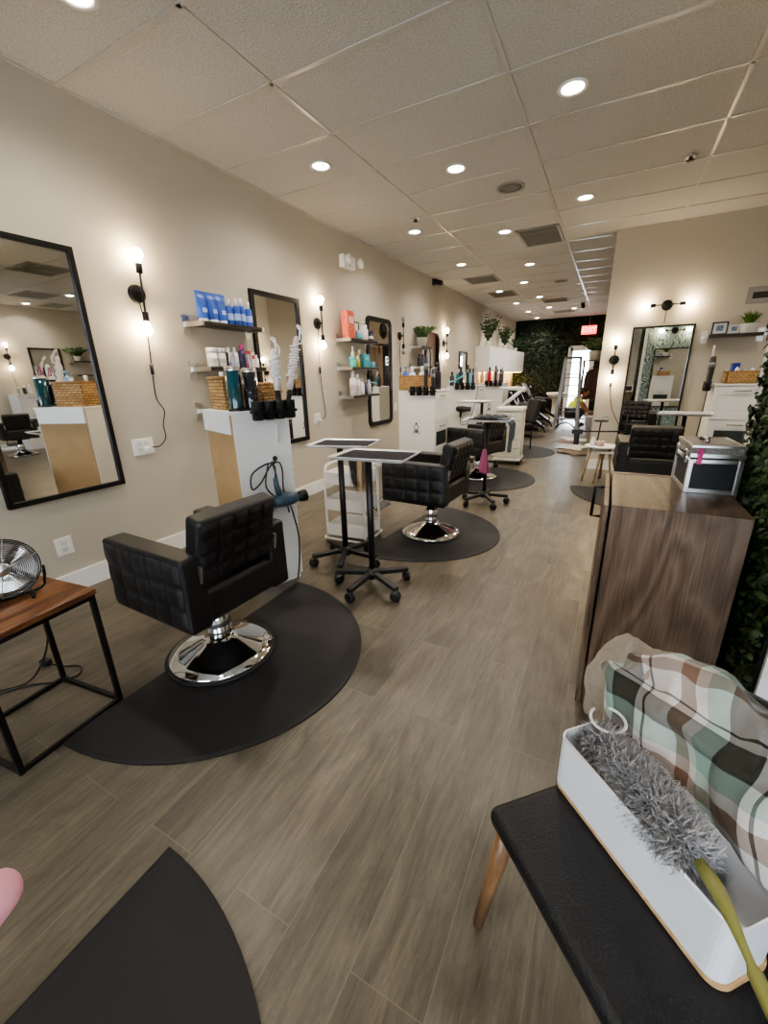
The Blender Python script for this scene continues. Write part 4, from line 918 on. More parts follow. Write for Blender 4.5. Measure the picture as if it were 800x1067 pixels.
# white jointed arm device
wa = thing('arm_lamp', 'white jointed arm of a standing processor lamp above the cream trolley', 'arm lamp', (-1.62,7.2,0))
MB().lathe([(.15,0),(.15,.02),(.05,.05),(.03,.06)], seg=24).build('base', WHITE, wa); MB().tube([(0,0,.05),(0,0,.78)], .02, 10).build('pole', WHITE, wa)
MB().tube([(0,0,.76),(.36,0,1.07)], .03, 10).build('lower_arm', WHITE, wa); MB().tube([(.40,0,1.09),(.0,.02,1.10)], [.034,.026], 12).build('upper_arm', WHITE, wa); MB().ball((.39,0,1.08), .045).build('joint', WHITE, wa)

# ------------------------------------------------------------------ far end: wall cabinets, counter, dark chairs
for i, (a, b) in enumerate(((10.6,13.1),(13.1,15.2))):
    t = thing('wall_cabinet', ['white wall cabinet over the far counter, nearer one with the tall plant','white wall cabinet over the far counter, beside the green wall'][i], 'cabinet', (XL,a,1.37))
    MB().bb(0,.33,0.0,b-a-.008,0,.61).build('carcass', WHITE, t); MB().bb(.33,.35,.004,b-a-.012,.003,.607).build('door', WHITE, t, bevel=.003)
    MB().bb(.02,.3,.05,b-a-.05,-.012,0).build('light_strip', mat((1,.7,.3), .5, emit=9, ecol=(1,.62,.22)), t)
ct = thing('counter', 'white counter below the lit far wall cabinets', 'counter', (XL+.02,10.6,0))
MB().bb(0,.5,0,4.55,.0,.86).build('base_cabinet', WHITE, ct); MB().bb(0,.53,0,4.55,.86,.90).build('worktop', mat((.6,.55,.48), .3), ct)
for k in range(4): MB().bb(.5,.515,.05+1.12*k,1.13+1.12*k,.08,.84).build('door', CREAMCAB, ct)
product('tall white canister on the near end of the far counter', (-2.62,10.75,.90), .085, .30, (.78,.78,.77), kind='tub')
for i, (y, c, a) in enumerate(((11.6,(.5,.3,.1),'amber'),(12.4,(.7,.65,.55),'cream'),(13.2,(.4,.25,.1),'brown'))):
    product('%s bottle on the lit far counter' % a, (-2.68,y,.90), .05, .3, c, group='bottles on the lit far counter')
# shampoo chairs
def recliner(label, loc, rz):
    t = thing('shampoo_chair', label, 'chair', loc, rz, 'dark reclining shampoo chairs at the far end')
    MB().bb(-.25,.25,-.22,.28,.02,.06).build('base', BLKMT, t, bevel=.008); MB().tube([(0,0,.06),(0,0,.34)], .045, 12).build('column', BLKMT, t)
    MB().bb(-.24,.24,-.24,.28,.34,.47).build('seat', BLACK, t, bevel=.03, seg=3)
    MB(Matrix.Translation((0,-.24,.45)) @ Matrix.Rotation(R(28),4,'X')).bb(-.25,.25,-.06,.06,0,.62).build('backrest', BLACK, t, bevel=.03, seg=3)
    MB(Matrix.Translation((0,.27,.42)) @ Matrix.Rotation(R(-35),4,'X')).bb(-.22,.22,0,.36,-.06,.0).build('leg_rest', BLACK, t, bevel=.02)
    MB().tube([(-.16,.5,.28),(-.16,.58,.10),(.16,.58,.10),(.16,.5,.28)], .012, 6).build('foot_bar', BLKMT, t)
    for s in (-1,1): MB().bb(min(s*.25,s*.33),max(s*.25,s*.33),-.22,.26,.42,.64).build('armrest', BLACK, t, bevel=.02)
    b = MB(); b.lathe([(0,.84),(.12,.85),(.19,.93),(.22,.99),(.20,.99),(.17,.94),(.10,.87),(0,.86)], c=(0,-.55,0), seg=20); b.lathe([(.10,0),(.09,.85)], c=(0,-.55,0), seg=14); b.build('wash_bowl', mat((.02,.02,.022), .2), t)
    return t
rc = recliner('dark reclining shampoo chair, nearest, behind the cream trolley', (-1.72,9.6,0), R(-80))
dup(rc, (-1.72,10.75,0), R(-82), 'dark reclining shampoo chair, second, in front of the lit counter')
dup(rc, (-1.72,11.9,0), R(-80), 'dark reclining shampoo chair, third, under the grey cape')
dup(rc, (-1.72,13.2,0), R(-82), 'dark reclining shampoo chair, farthest, against the green wall')
cloth('grey_cape', 'grey cape draped over the back of a far shampoo chair', 'cape', lambda u, v: (-2.05+.3*math.sin((v-.5)*2.6)*.7+.02*math.sin(u*12), 11.6+.5*u, 1.06-.42*abs(v-.5)*1.6+.02*math.sin(u*9+v*7)), 20, 16, mat((.14,.145,.155), .9), .006)
sr = thing('side_chair', 'black cushioned chair with casters seen beyond the cream trolley', 'chair', (-1.42,7.95,0), R(120))
MB().bb(-.22,.22,-.22,.22,.38,.46).build('seat', BLACK, sr, bevel=.02, seg=3); MB(Matrix.Translation((0,-.21,.46)) @ Matrix.Rotation(R(12),4,'X')).bb(-.22,.22,-.035,.035,.02,.42).build('backrest', BLACK, sr, bevel=.02, seg=3)
for x in (-.19,.19):
    for y in (-.19,.19): MB().tube([(x,y,.0),(x,y,.39)], .014, 8).build('leg', BLKMT, sr)
# white small basin at the far end
ws = thing('wash_basin', 'small white wash basin standing near the ladder at the far end', 'basin', (-1.28,12.6,0))
MB().lathe([(.14,0),(.10,.05),(.09,.6),(.14,.66)], seg=18).build('pedestal', WHITE, ws); MB().lathe([(.14,.64),(.24,.72),(.27,.80),(.25,.80),(.2,.73),(0,.70)], seg=22).build('bowl', WHITE, ws)

# ladder
ld = thing('step_ladder', 'aluminium step ladder standing open at the far end of the aisle', 'ladder', (-.83,10.95,0))
for s in (-1,1):
    MB().bar((s*.25,-.25,.0),(s*.16,.0,1.62),.06,.075).build('front_rail', ALU, ld); MB().bar((s*.25,.55,.0),(s*.15,.06,1.55),.04,.04).build('rear_rail', ALU, ld)
for k in range(6):
    z = .28+.25*k; q = z/1.62; MB().box((0,-.25+.25*q,z),((.25-.09*q)*2,.08,.022)).build('step', ALU, ld)
MB().box((0,.02,1.64),(.36,.16,.05)).build('top_cap', mat((.12,.12,.13), .5), ld, bevel=.01)
MB().tube(arc((-.235,-.24,.04),(.235,-.24,.04),-.16,12), .016, 8).build('foot_arch', BLKMT, ld)
for k in range(3):
    z = .4+.4*k; q = z/1.55; MB().bar((-(.25-.1*q),.55-.49*q,z),((.25-.1*q),.55-.49*q,z),.025).build('rear_brace', ALU, ld)
# exit sign
ex = thing('exit_sign', 'red lit exit sign above the far glass door', 'exit sign', (-.80,YB-.09,2.55))
MB().bb(-.21,.21,-.03,.03,-.12,.12).build('housing', mat((.75,.08,.06), .4, emit=2.6, ecol=(1,.12,.10)), ex, bevel=.008)
MB().tube([(0,0,.12),(0,0,ZC-2.55)], .01, 8).build('hanger', mat((.3,.3,.3), .4), ex)
text_mesh('EXIT', .2, mat((1,.75,.7), .5, emit=2.2, ecol=(1,.6,.55)), ex, Matrix.Translation((0,-.033,0)) @ Matrix.Rotation(PI/2,4,'X'))
# brown cabinet with plant near the partition
bc = thing('coat_rack', 'tall dark wooden rack with hanging jackets beside the partition wall, far end', 'rack', (-.45,12.6,0))
DW = wood_mat((.05,.025,.015),(.09,.045,.025),(.14,.07,.04), (6,6,.8))
for x in (-.23,.23):
    for y in (-.22,.22): MB().bar((x,y,0),(x,y,1.58),.03).build('post', DW, bc)
MB().bb(-.25,.25,-.24,.24,1.58,1.61).build('top_board', DW, bc); MB().bb(-.25,.25,-.24,.24,.12,.15).build('bottom_board', DW, bc); MB().tube([(.015,-.22,1.5),(.015,.22,1.5)], .012, 8).build('rail', BLKMT, bc)
for i, (y, c, a) in enumerate(((-.16,(.06,.03,.025),'dark brown'),(-.03,(.03,.015,.015),'black'),(.1,(.12,.05,.04),'reddish brown'))):
    t = thing('jacket', '%s jacket hanging on the far wooden rack' % a, 'jacket', (-.435,12.6+y,0), 0, 'jackets on the far rack')
    MB().tube([(0,0,1.50),(0,0,1.45)], .004, 6).tube([(-.13,0,1.36),(0,0,1.46),(.13,0,1.36)], .006, 6).build('hanger', BLKPL, t)
    vs = lambda u, v: (.20*math.cos(2*PI*u)*(.75+.25*min(1,v*4)), .045*math.sin(2*PI*u)*(1+.4*math.sin(u*30)), 1.40-.06*abs(math.cos(2*PI*u))-.75*v)
    MB().grid(vs, 28, 10).build('body', mat(c, .85), t)
    for s in (-1,1): MB().tube([(s*.12,0,1.34),(s*.155,0,1.1),(s*.15,.01,.85)], [.045,.04,.035], 10).build('sleeve', mat(c, .85), t)
potted('potted_plant', 'leafy plant in a large white pot on top of the far wooden rack', (-.45,12.5,1.61), .15, .22, .34, 46, PG, pc=(.6,.57,.52), spread=1.0, wid=.024, kind='leafy', xmax=.21)
# paper sheets on the floor
for i, (x, y, w, rz, c, a) in enumerate(((-.56,9.45,.34,.3,(.70,.68,.64),'white crumpled'),(-.42,8.35,.36,-.4,(.62,.59,.54),'off-white flat'),(-.45,7.75,.32,.7,(.20,.14,.10),'brown torn'),(-.66,9.0,.26,1.1,(.22,.16,.12),'small brown'))):
    mp_ = TR((x,y,.004), rz)
    def f(u, v, mp_=mp_, w=w, i=i): return tuple(mp_ @ Vector(((u-.5)*w*(1+.25*math.sin(v*9+i)), (v-.5)*w*1.7*(1+.15*math.sin(u*8+i)), .02*abs(math.sin(u*5+i)*math.sin(v*6+i)))))
    cloth('paper_sheet', '%s sheet of paper lying on the floor near the ladder' % a, 'paper', f, 12, 14, mat(c, .8), .002, 'paper scraps on the floor near the ladder')

# ------------------------------------------------------------------ round side tables near the partition
def round_table(label, loc, r, h, n=3, spin=0):
    t = thing('round_side_table', label, 'side table', loc, spin, 'nested white round side tables')
    MB().lathe([(0,h-.022),(r-.01,h-.022),(r,h-.014),(r,h-.004),(r-.006,h),(0,h)], seg=36).build('table_top', WHITE, t)
    for k in range(n):
        a = 2*PI*k/n; MB().tube([(math.cos(a)*r*.62,math.sin(a)*r*.62,h-.02),(math.cos(a)*r*1.0,math.sin(a)*r*1.0,.0)], [.017,.011], 10).build('leg', wood_mat((.30,.2,.12),(.42,.3,.19),(.5,.37,.25), (12,12,1)), t)
round_table('taller white round side table with wooden legs at the end of the partition', (.0,5.75,0), .19, .46, spin=R(200))
round_table('lower white round side table tucked under the taller one', (.07,5.75,0), .17, .40, spin=R(230))
product('small white bottle on the round side table', (-.10,5.72,.46), .03, .10, (.8,.79,.76))
t = thing('pink_candle', 'small pink candle cup on the round side table', 'candle', (-.02,5.68,.46)); MB().lathe([(.04,0),(.05,.06),(.046,.06),(.042,.05),(0,.05)], seg=18).build('cup', mat((.6,.38,.33), .4), t); MB().tube([(0,0,.05),(0,0,.065)], .002, 5).build('wick', BLKPL, t)
t = thing('phone_stand', 'black desk stand with a flat oval head on the round side table', 'stand', (-.06,5.82,.46)); MB().lathe([(.05,0),(.05,.01),(.012,.02)], seg=18).build('base', BLKPL, t); MB().tube([(0,0,.01),(.015,0,.28)], .009, 8).build('stem', BLKPL, t); MB().lathe([(0,.275),(.075,.278),(.085,.288),(.075,.30),(0,.302)], c=(.015,0,0), seg=24, T=Matrix.Diagonal((1,.6,1,1))).build('head', BLKPL, t)
MB().tube([(.06+.03*math.cos(q), 0, .31+.03*math.sin(q)) for q in [k*.4 for k in range(12)]], .003, 5).build('wire', BLKPL, t)
t = thing('clamp_arm', 'thin black horizontal arm with a clamp box, beside the round side table', 'arm', (.30,5.45,0)); MB().tube([(0,0,.02),(0,0,.69)], .012, 8).build('pole', BLKMT, t); MB().lathe([(.13,0),(.13,.012),(.02,.025)], seg=24).build('base', BLKMT, t)
MB().tube([(.02,0,.675),(-.62,0,.655)], .009, 8).build('bar', BLKMT, t); MB().bb(-.64,-.52,-.03,.03,.63,.68).build('clamp', BLKPL, t, bevel=.004); MB().bb(-.61,-.55,-.02,.02,.50,.63).build('device', BLKPL, t, bevel=.004)

# ------------------------------------------------------------------ walnut cabinet, silver case
def walnut_mat():
    m, nt, b = nodes('walnut'); tc = N(nt, 'ShaderNodeTexCoord'); mp = N(nt, 'ShaderNodeMapping')
    mp.inputs['Location'].default_value = (-2.7, -1.2, .5); mp.inputs['Scale'].default_value = (10, .7, 1.9); lk(nt, tc.outputs['Object'], mp.inputs['Vector'])
    ln = N(nt, 'ShaderNodeVectorMath', operation='LENGTH'); lk(nt, mp.outputs['Vector'], ln.inputs[0])
    n1 = N(nt, 'ShaderNodeTexNoise', Scale=.8, Detail=3, Distortion=.4); lk(nt, mp.outputs['Vector'], n1.inputs['Vector'])
    a = N(nt, 'ShaderNodeMath', operation='MULTIPLY_ADD'); a.inputs[1].default_value = 2.6; lk(nt, n1.outputs['Fac'], a.inputs[0]); lk(nt, ln.outputs['Value'], a.inputs[2])
    k = N(nt, 'ShaderNodeMath', operation='MULTIPLY'); k.inputs[1].default_value = 3.4; lk(nt, a.outputs[0], k.inputs[0])
    fr = N(nt, 'ShaderNodeMath', operation='PINGPONG'); fr.inputs[1].default_value = 1; lk(nt, k.outputs[0], fr.inputs[0])
    m2 = N(nt, 'ShaderNodeMapping'); m2.inputs['Scale'].default_value = (170, 30, 5); lk(nt, tc.outputs['Object'], m2.inputs['Vector'])
    n2 = N(nt, 'ShaderNodeTexNoise', Scale=1, Detail=4); lk(nt, m2.outputs['Vector'], n2.inputs['Vector'])
    s1 = N(nt, 'ShaderNodeMath', operation='MULTIPLY'); s1.inputs[1].default_value = .35; lk(nt, fr.outputs[0], s1.inputs[0])
    s2 = N(nt, 'ShaderNodeMath', operation='MULTIPLY_ADD'); s2.inputs[1].default_value = .75; lk(nt, n2.outputs['Fac'], s2.inputs[0]); lk(nt, s1.outputs[0], s2.inputs[2])
    cr = ramp(nt, [(.22,(.042,.024,.014)),(.5,(.105,.066,.041)),(.85,(.19,.128,.086))]); lk(nt, s2.outputs[0], cr.inputs['Fac']); lk(nt, cr.outputs['Color'], b.inputs['Base Color'])
    b.inputs['Roughness'].default_value = .38; return m
WAL = walnut_mat()
wc = thing('walnut_cabinet', 'walnut wood cabinet with strong grain on the right, carrying the silver case', 'cabinet', (0,0,0))
MB().bb(.056,.442,1.565,2.10,.04,.89).build('carcass', WAL, wc, bevel=.002); MB().bb(.07,.44,1.59,2.08,0,.04).build('plinth', mat((.03,.02,.015), .6), wc)
MB().bb(.032,.048,1.56,1.822,.045,.888).build('door', WAL, wc, bevel=.002); d2_ = MB().bb(.032,.048,1.83,2.10,.045,.888).build('door', WAL, wc, bevel=.002)
MB().tube([(.032,1.95,.857),(-.004,1.95,.857),(-.004,1.95,.725),(.032,1.95,.725)], .0065, 8).build('handle', BLKMT, d2_)
MB().bb(.05,.43,2.101,2.106,.876,.895).build('edge_strip', mat((.5,.36,.28), .3, metal=.7), wc)
sc_ = thing('silver_case', 'silver edged black flight case standing on the walnut cabinet', 'case', (.366,1.972,.891), R(3))
w, d, h = .074, .116, .125
MB().bb(-w,w,-d,d,.004,h).build('body', mat((.012,.013,.015), .5, bump=.3, bscale=500), sc_); MB().bb(-w-.005,w+.005,-d-.005,d+.005,h+.008,h+.05).build('lid', mat((.33,.30,.28), .35, metal=.6, bump=.6, bscale=260), sc_, bevel=.006)
m = MB()
for sx in (-1,1):
    for sy in (-1,1): m.box((sx*w,sy*d,h/2),(.016,.016,h))
for z in (.007,h-.007):
    for sy in (-1,1): m.box((0,sy*d,z),(2*w,.011,.016))
    for sx in (-1,1): m.box((sx*w,0,z),(.011,2*d,.016))
for sy in (-1,1): m.box((0,sy*(d+.005),h+.014),(2*w+.016,.008,.016)).box((0,sy*(d+.003),h+.047),(2*w+.014,.01,.01))
for sx in (-1,1): m.box((sx*(w+.003),0,h+.047),(.01,2*d+.01,.01))
m.build('metal_edging', STEEL, sc_, bevel=.002)
for y in (-.08,.07): MB().box((-w-.010,y,h+.005),(.010,.026,.05)).build('latch', CHROME, sc_, bevel=.002)
MB().tube([(-.02,-.045,h+.05),(-.02,-.04,h+.066),(-.02,.04,h+.066),(-.02,.045,h+.05)], .007, 8).build('handle', STEEL, sc_)
MB().box((-w+.022,-d-.014,h+.008),(.014,.006,.048)).ball((-w+.022,-d-.014,h+.032), .009).build('pink_tag', mat((.65,.05,.25), .5), sc_)

# ------------------------------------------------------------------ side table with fan (left)
st = thing('side_table', 'small square side table with wood top and thin black metal frame, left edge', 'side table', (-1.915,.53,0), R(6.2))
TT = wood_mat((.075,.028,.011),(.15,.062,.025),(.25,.12,.055), (9,1.2,9), rough=.3)
MB().bb(-.205,.205,-.205,.205,.525,.55).build('table_top', TT, st, bevel=.003)
a = .19
for x in (-a,a):
    for y in (-a,a): MB().bb(x-.009,x+.009,y-.009,y+.009,0,.525).build('leg', BLKMT, st)
for s in (-a,a):
    for z in (.009,.516):
        MB().bar((-a,s,z),(a,s,z),.016).build('rail', BLKMT, st); MB().bar((s,-a,z),(s,a,z),.016).build('rail', BLKMT, st)
fn = thing('desk_fan', 'round metal desk fan standing on the wood side table', 'fan', (-1.95,.567,.55), R(-18))   # blows along +x
Tf = Matrix.Translation((0,0,.125)) @ Matrix.Rotation(R(-12),4,'Y'); T2 = Tf @ Matrix.Rotation(PI/2,4,'Y')
FM = mat((.45,.44,.42), .28, metal=1)
cg = MB()
for k in range(15):
    r = .024+.0060*k; x = .038-.03*(r/.11)**2
    cg.tube([Tf @ Vector((x,r*math.cos(q),r*math.sin(q))) for q in [2*PI*i/36 for i in range(36)]], .0009, 4, closed=True)
for k in range(6):
    q = 2*PI*k/6+.3; cg.tube([Tf @ Vector((.04-.03*s*s,.112*s*math.cos(q),.112*s*math.sin(q))) for s in (.2,.5,.8,1)], .0018, 5)
cg.build('front_grille', FM, fn)
MB(T2).lathe([(.109,.004),(.113,.004),(.114,.008),(.110,.010),(.109,.004)], seg=40, caps=False).build('rim', BLKMT, fn)
MB(T2).lathe([(.112,.004),(.112,-.03),(.09,-.045),(.03,-.05)], seg=40, caps=False).build('back_shell', mat((.38,.33,.27), .25, metal=1), fn)
MB(T2).lathe([(0,.042),(.024,.040),(.026,.034),(0,.03)], seg=20).build('badge', STEEL, fn)
bl = MB()
for k in range(4):
    def bf(u, v, k=k):
        r = .022+.082*u; q = k*PI/2+(v-.5)*1.5*(.7+.4*u); return tuple(Tf @ Vector((-.005+.016*(v-.5), r*math.cos(q), r*math.sin(q))))
    bl.grid(bf, 6, 5)
bl.build('blades', mat((.5,.49,.47), .25, metal=1), fn, solid=.0012)
MB(T2).lathe([(0,-.09),(.035,-.085),(.042,-.05),(.042,-.02),(.02,.0),(.02,.02)], seg=20).build('motor_housing', BLKMT, fn)
bg = MB()
for k in range(5):
    r = .03+.02*k; bg.tube([Tf @ Vector((-.035-.012*(1-r/.12),r*math.cos(q),r*math.sin(q))) for q in [2*PI*i/30 for i in range(30)]], .0012, 4, closed=True)
bg.build('rear_grille', FM, fn)
MB().tube(spline([(.0,-.116,.10),(.0,-.11,.05),(.0,-.08,.008),(.0,.08,.008),(.0,.11,.05),(.0,.116,.10)]), .005, 6).tube([(-.06,-.06,.007),(.07,-.06,.007)], .007, 6).tube([(-.06,.06,.007),(.07,.06,.007)], .007, 6).build('stand', BLKMT, fn)
o = MB().tube(spline([(-2.03,.62,.575),(-2.10,.70,.56),(-2.165,.76,.52),(-2.19,.72,.35),(-2.16,.70,.22),(-2.21,.66,.08),(-2.25,.6,.006),(-2.32,.5,.006)], 8), .004, 6).build('fan_cord', BLKPL); tag(o, 'black fan cord running down behind the wood side table', 'cord')
ac = MB().tube(spline([(-2.30,.72,.016),(-2.23,.74,.008),(-2.15,.78,.008),(-2.09,.74,.006),(-2.14,.66,.006),(-2.22,.6,.006),(-2.28,.5,.006),(-2.3,.38,.006)], 8), .004, 6).build('loose_cord', BLKPL); tag(ac, 'black cord with a plug lying on the floor under the side table', 'cord')
MB().box((-2.32,.715,.02),(.05,.03,.03),rz=.3).build('plug', BLKPL, ac, bevel=.005)

# ------------------------------------------------------------------ chair with bin and clothes, lower right
CH = Matrix(((.707,.707,0,-.121),(.707,-.707,0,.664),(0,0,1,0),(0,0,0,1)))   # local a (away), b (right), z
def LP(a, b, z): return tuple(CH @ Vector((a, b, z)))
wch = thing('wooden_chair', 'chair with black padded seat and tapered wooden legs, lower right corner', 'chair', (-.121,.664,0), R(45))
# local of the root: x=a, y=-b
MB().bb(0,.47,-.5,0,.405,.45).build('seat', BLACK, wch, bevel=.02, seg=4)
MB().bb(.03,.44,-.47,-.03,.375,.405).build('apron', WOODLEG, wch)
for (a0, b0), (a1, b1) in (((.035,.03),(.012,-.022)),((.05,.45),(.01,.49)),((.42,.05),(.46,.015)),((.42,.45),(.46,.49))):
    MB().tube([(a0,-b0,.40),(a1,-b1,0)], [.022,.012], 12).build('leg', WOODLEG, wch)
for b0 in (.07,.43): MB().tube([(.45,-b0,.40),(.47,-b0,.62),(.50,-b0,.70)], [.018,.017,.014], 10).build('back_post', WOODLEG, wch)
MB().grid(lambda u, v: (.475+.03*v+.03*math.sin(PI*u), -.05-.40*u, .56+.13*v), 12, 4).build('backrest', BLACK, wch, solid=.025)
def rrect(w, d, r, n=6):
    o = []
    for cx, cy, a0 in ((w-r,r,-90),(w-r,d-r,0),(r,d-r,90),(r,r,180)):
        for k in range(n+1): a = R(a0+90*k/n); o.append((cx+r*math.cos(a), cy+r*math.sin(a)))
    return o
# bamboo board + white bin
BAM = wood_mat((.45,.27,.12),(.58,.37,.18),(.66,.46,.25), (2,20,20), rough=.45)
BN = TR((*LP(.165,-.005,0)[:2],.45), R(-45))     # x along b, y along a
bo = [(x+.0005, y+.002) for x, y in rrect(.366, .119, .027)]
kb = len(bo); bb_ = MB(BN).add([(x,y,.001) for x, y in bo]+[(x,y,.013) for x, y in bo], [tuple(range(kb))[::-1], tuple(range(kb,2*kb))]+[(i,(i+1) % kb,kb+(i+1) % kb,kb+i) for i in range(kb)]).build('bamboo_board', BAM, bevel=.003); tag(bb_, 'bamboo board lying on the black chair seat under the white bin', 'board')
def bin_mesh():
    m = MB(BN @ Matrix.Translation((0,.002,.0135))); L, Wd, hh = .362, .118, .125; k = 28
    oo = rrect(L, Wd, .026); ii = [(x+(.003 if x < L/2 else -.003), y+(.003 if y < Wd/2 else -.003)) for x, y in oo]
    vs = [(x,y,0) for x, y in oo]+[(x,y,hh) for x, y in oo]+[(x,y,hh) for x, y in ii]+[(x,y,.004) for x, y in ii]; fs = []
    for r in range(3):
        for q in range(k): fs.append((r*k+q, r*k+(q+1) % k, (r+1)*k+(q+1) % k, (r+1)*k+q))
    fs += [tuple(range(3*k,4*k)), tuple(range(k))[::-1]]; m.add(vs, fs); return m
bn = bin_mesh().build('storage_bin', mat((.84,.86,.89), .35)); tag(bn, 'long white plastic bin on the chair seat holding the grey duster', 'bin')
MB(BN).tube([(.02,.004,.139),(.342,.004,.139)], .003, 6).build('rim', mat((.84,.85,.88), .3), bn)
# duster: head lies in the bin, handle sticks out over the near end
du = thing('feather_duster', 'fluffy grey microfibre duster with olive green handle lying in the white bin', 'duster', (0,0,0))
A0 = Vector((.070,.845,.555)); A1 = Vector((.212,.615,.60)); dirv = (A1-A0).normalized(); up = Vector((0,0,1)); sd = dirv.cross(up).normalized(); upn = sd.cross(dirv)
FB = fibre_mat((.26,.255,.26),(.58,.57,.58))
MB().tube([A0+dirv*(-.0),A0.lerp(A1,.3),A0.lerp(A1,.7),A1+dirv*.01], [.018,.036,.038,.016], 12).build('core', mat((.17,.17,.18), .95), du)
m = MB()
for k in range(9000):
    q = random.random(); c = A0.lerp(A1, q); an = random.uniform(0, 2*PI); rad = sd*math.cos(an)+upn*math.sin(an)
    if rad.z < -.5 and random.random() < .8: continue
    env = .037*(math.sin(PI*min(max(q*.92+.06,0),1)))**.3
    b0 = c+rad*env*.8; L = random.uniform(.02,.042); dr = (rad+dirv*random.uniform(-.2,1.0)+Vector((random.uniform(-1,1),random.uniform(-1,1),random.uniform(-1,1)))*.55).normalized()
    e = b0+dr*L; mid = b0.lerp(e,.55)+Vector((random.uniform(-1,1),random.uniform(-1,1),random.uniform(-1,1)))*.008
    w = dr.cross(Vector((random.random(),random.random(),random.random()))).normalized()*.0012
    w2 = dr.cross(w).normalized()*.0010
    m.add([b0-w,b0+w,mid+w*1.4,e,mid-w*1.4,mid+w2*1.8], [(0,1,2,5),(0,5,4),(5,2,3),(4,5,3)], True)
o = m.build('microfibre_head', FB, du); o['kind'] = 'stuff'
B0 = A1+dirv*.005; B1 = Vector((.263,.452,.605)); hd = spline([B0, B0.lerp(B1,.35)+Vector((0,0,.012)), B0.lerp(B1,.7)+Vector((0,0,.006)), B1, B1+(B1-B0)*.5], 5)
MB().tube(hd, [.0085+.003*math.sin(i*.45) if i < 12 else .0095 for i in range(len(hd))], 12).build('handle', mat((.25,.245,.075), .3), du)
MB().tube([Vector((.086,.838,.616))+Vector((.034*math.cos(q),.030*math.sin(q),.006*math.sin(q))) for q in [PI*.8+2*PI*.85*i/24 for i in range(25)]], .0032, 8).build('hanging_loop', mat((.75,.75,.74), .35), du)
# garments
PL = plaid_mat()
def nz(a, b, c=0, s=1): return noise.noise(Vector((a*s, b*s, c*s)))
def drape(name, label, prof, b0, b1, mt, seed, amp, nu=60, nv=44, th=.006, pw=1.1, endround=.9, cat='shirt', fold=(0,0)):
    pv = [Vector((a,0,z)) for a, z in prof]; sp = spline(pv, 8); ns = len(sp)-1
    cen = sum(pv, Vector())/len(pv)
    def f(u, v):
        i = min(int(v*ns), ns-1); p = sp[i].lerp(sp[i+1], v*ns-i)
        e = abs(2*u-1)**6; q = p.lerp(cen, e*endround*.75)
        b = b0+(b1-b0)*u
        d = (p-cen); d = d.normalized() if d.length > 1e-6 else d
        rg = 1-2.4*abs(nz(u*4.5+v*2.5+seed, v*3.2-u*2, seed+7)); w = amp*(nz(u*5+seed, v*3, seed)+.45*nz(u*11+seed, v*6.5, seed+3)+.2*nz(u*24, v*14, seed)+.55*rg) + fold[0]*math.sin(u*fold[1]*6.28+v*5)
        q = q+d*w
        return LP(q.x, b+amp*.8*nz(u*4, v*5, seed+9), q.z)
    o = MB().grid(f, nu, nv, uv=lambda u, v: (u*(b1-b0)*.82+v*.33*.45, v*.42-u*.12)).build(name, mt, solid=th)
    tag(o, label, cat); return o
FLEECE = mat((.43,.35,.25), .98, bump=1.0, bscale=330, var=.12, vscale=60, sheen=.5)
drape('fleece_coat', 'beige fleece coat heaped on the back of the chair behind the plaid shirt', [(.345,.48),(.35,.58),(.39,.66),(.44,.69),(.50,.66),(.54,.55),(.55,.40)], -.17, .20, FLEECE, 3.3, .032, th=.012, cat='coat')
drape('plaid_shirt', 'cream, brown and mint plaid flannel shirt thrown over the chair back', [(.31,.555),(.30,.60),(.325,.665),(.375,.705),(.43,.735),(.50,.70),(.55,.58)], -.085, .62, PL, 1.7, .036, nu=110, nv=80, fold=(.008,2.3))
STR = mat((.015,.03,.028), .9, var=.5, vscale=30)
drape('striped_garment', 'dark green striped garment bundled below the plaid shirt', [(.335,.46),(.315,.49),(.305,.535),(.33,.58),(.38,.57)], .22, .52, STR, 5.1, .012, cat='garment')

# ------------------------------------------------------------------ people
SKIN = mat((.42,.20,.13), .55)
def skin_mesh(name, verts, edges, radii, mt, parent, sub=2, root=0):
    me = bpy.data.meshes.new(name); me.from_pydata(verts, edges, []); me.update(); me.materials.append(mt)
    o = bpy.data.objects.new(name, me); COL.objects.link(o); o.parent = parent
    mo = o.modifiers.new('skin', 'SKIN'); mo.use_smooth_shade = True
    for i, r in enumerate(radii):
        sv = me.skin_vertices[0].data[i]; sv.radius = (r, r) if not isinstance(r, tuple) else r; sv.use_root = (i == root)
    s = o.modifiers.new('sub', 'SUBSURF'); s.levels = sub; s.render_levels = sub
    return o
pe = thing('person', 'person in a yellow high visibility shirt crouching on the floor by the far door', 'person', (-.74,11.95,0), R(0))
# crouching, facing +x, arm reaching down
V = [(-.10,0,.34),(-.04,0,.46),(.04,0,.60),(.08,0,.69),(.13,0,.76),            # 0-4 pelvis..neck
     (-.08,-.10,.32),(.20,-.15,.42),(.06,-.13,.10),(.18,-.14,.04),              # 5-8 leg near
     (-.08,.10,.32),(.20,.14,.40),(.04,.13,.10),(.16,.14,.04),                  # 9-12 leg far
     (.08,-.17,.66),(.20,-.22,.46),(.38,-.18,.34),                              # 13-15 arm near
     (.08,.17,.66),(.22,.22,.46),(.36,.12,.30)]                                 # 16-18 arm far
E_ = [(0,1),(1,2),(2,3),(3,4),(0,5),(5,6),(6,7),(7,8),(0,9),(9,10),(10,11),(11,12),(3,13),(13,14),(14,15),(3,16),(16,17),(17,18)]
Rr = [.14,.135,.14,.12,.06,.10,.075,.05,.045,.10,.075,.05,.045,.06,.045,.032,.06,.045,.032]
skin_mesh('body', V, E_, Rr, SKIN, pe, 1)
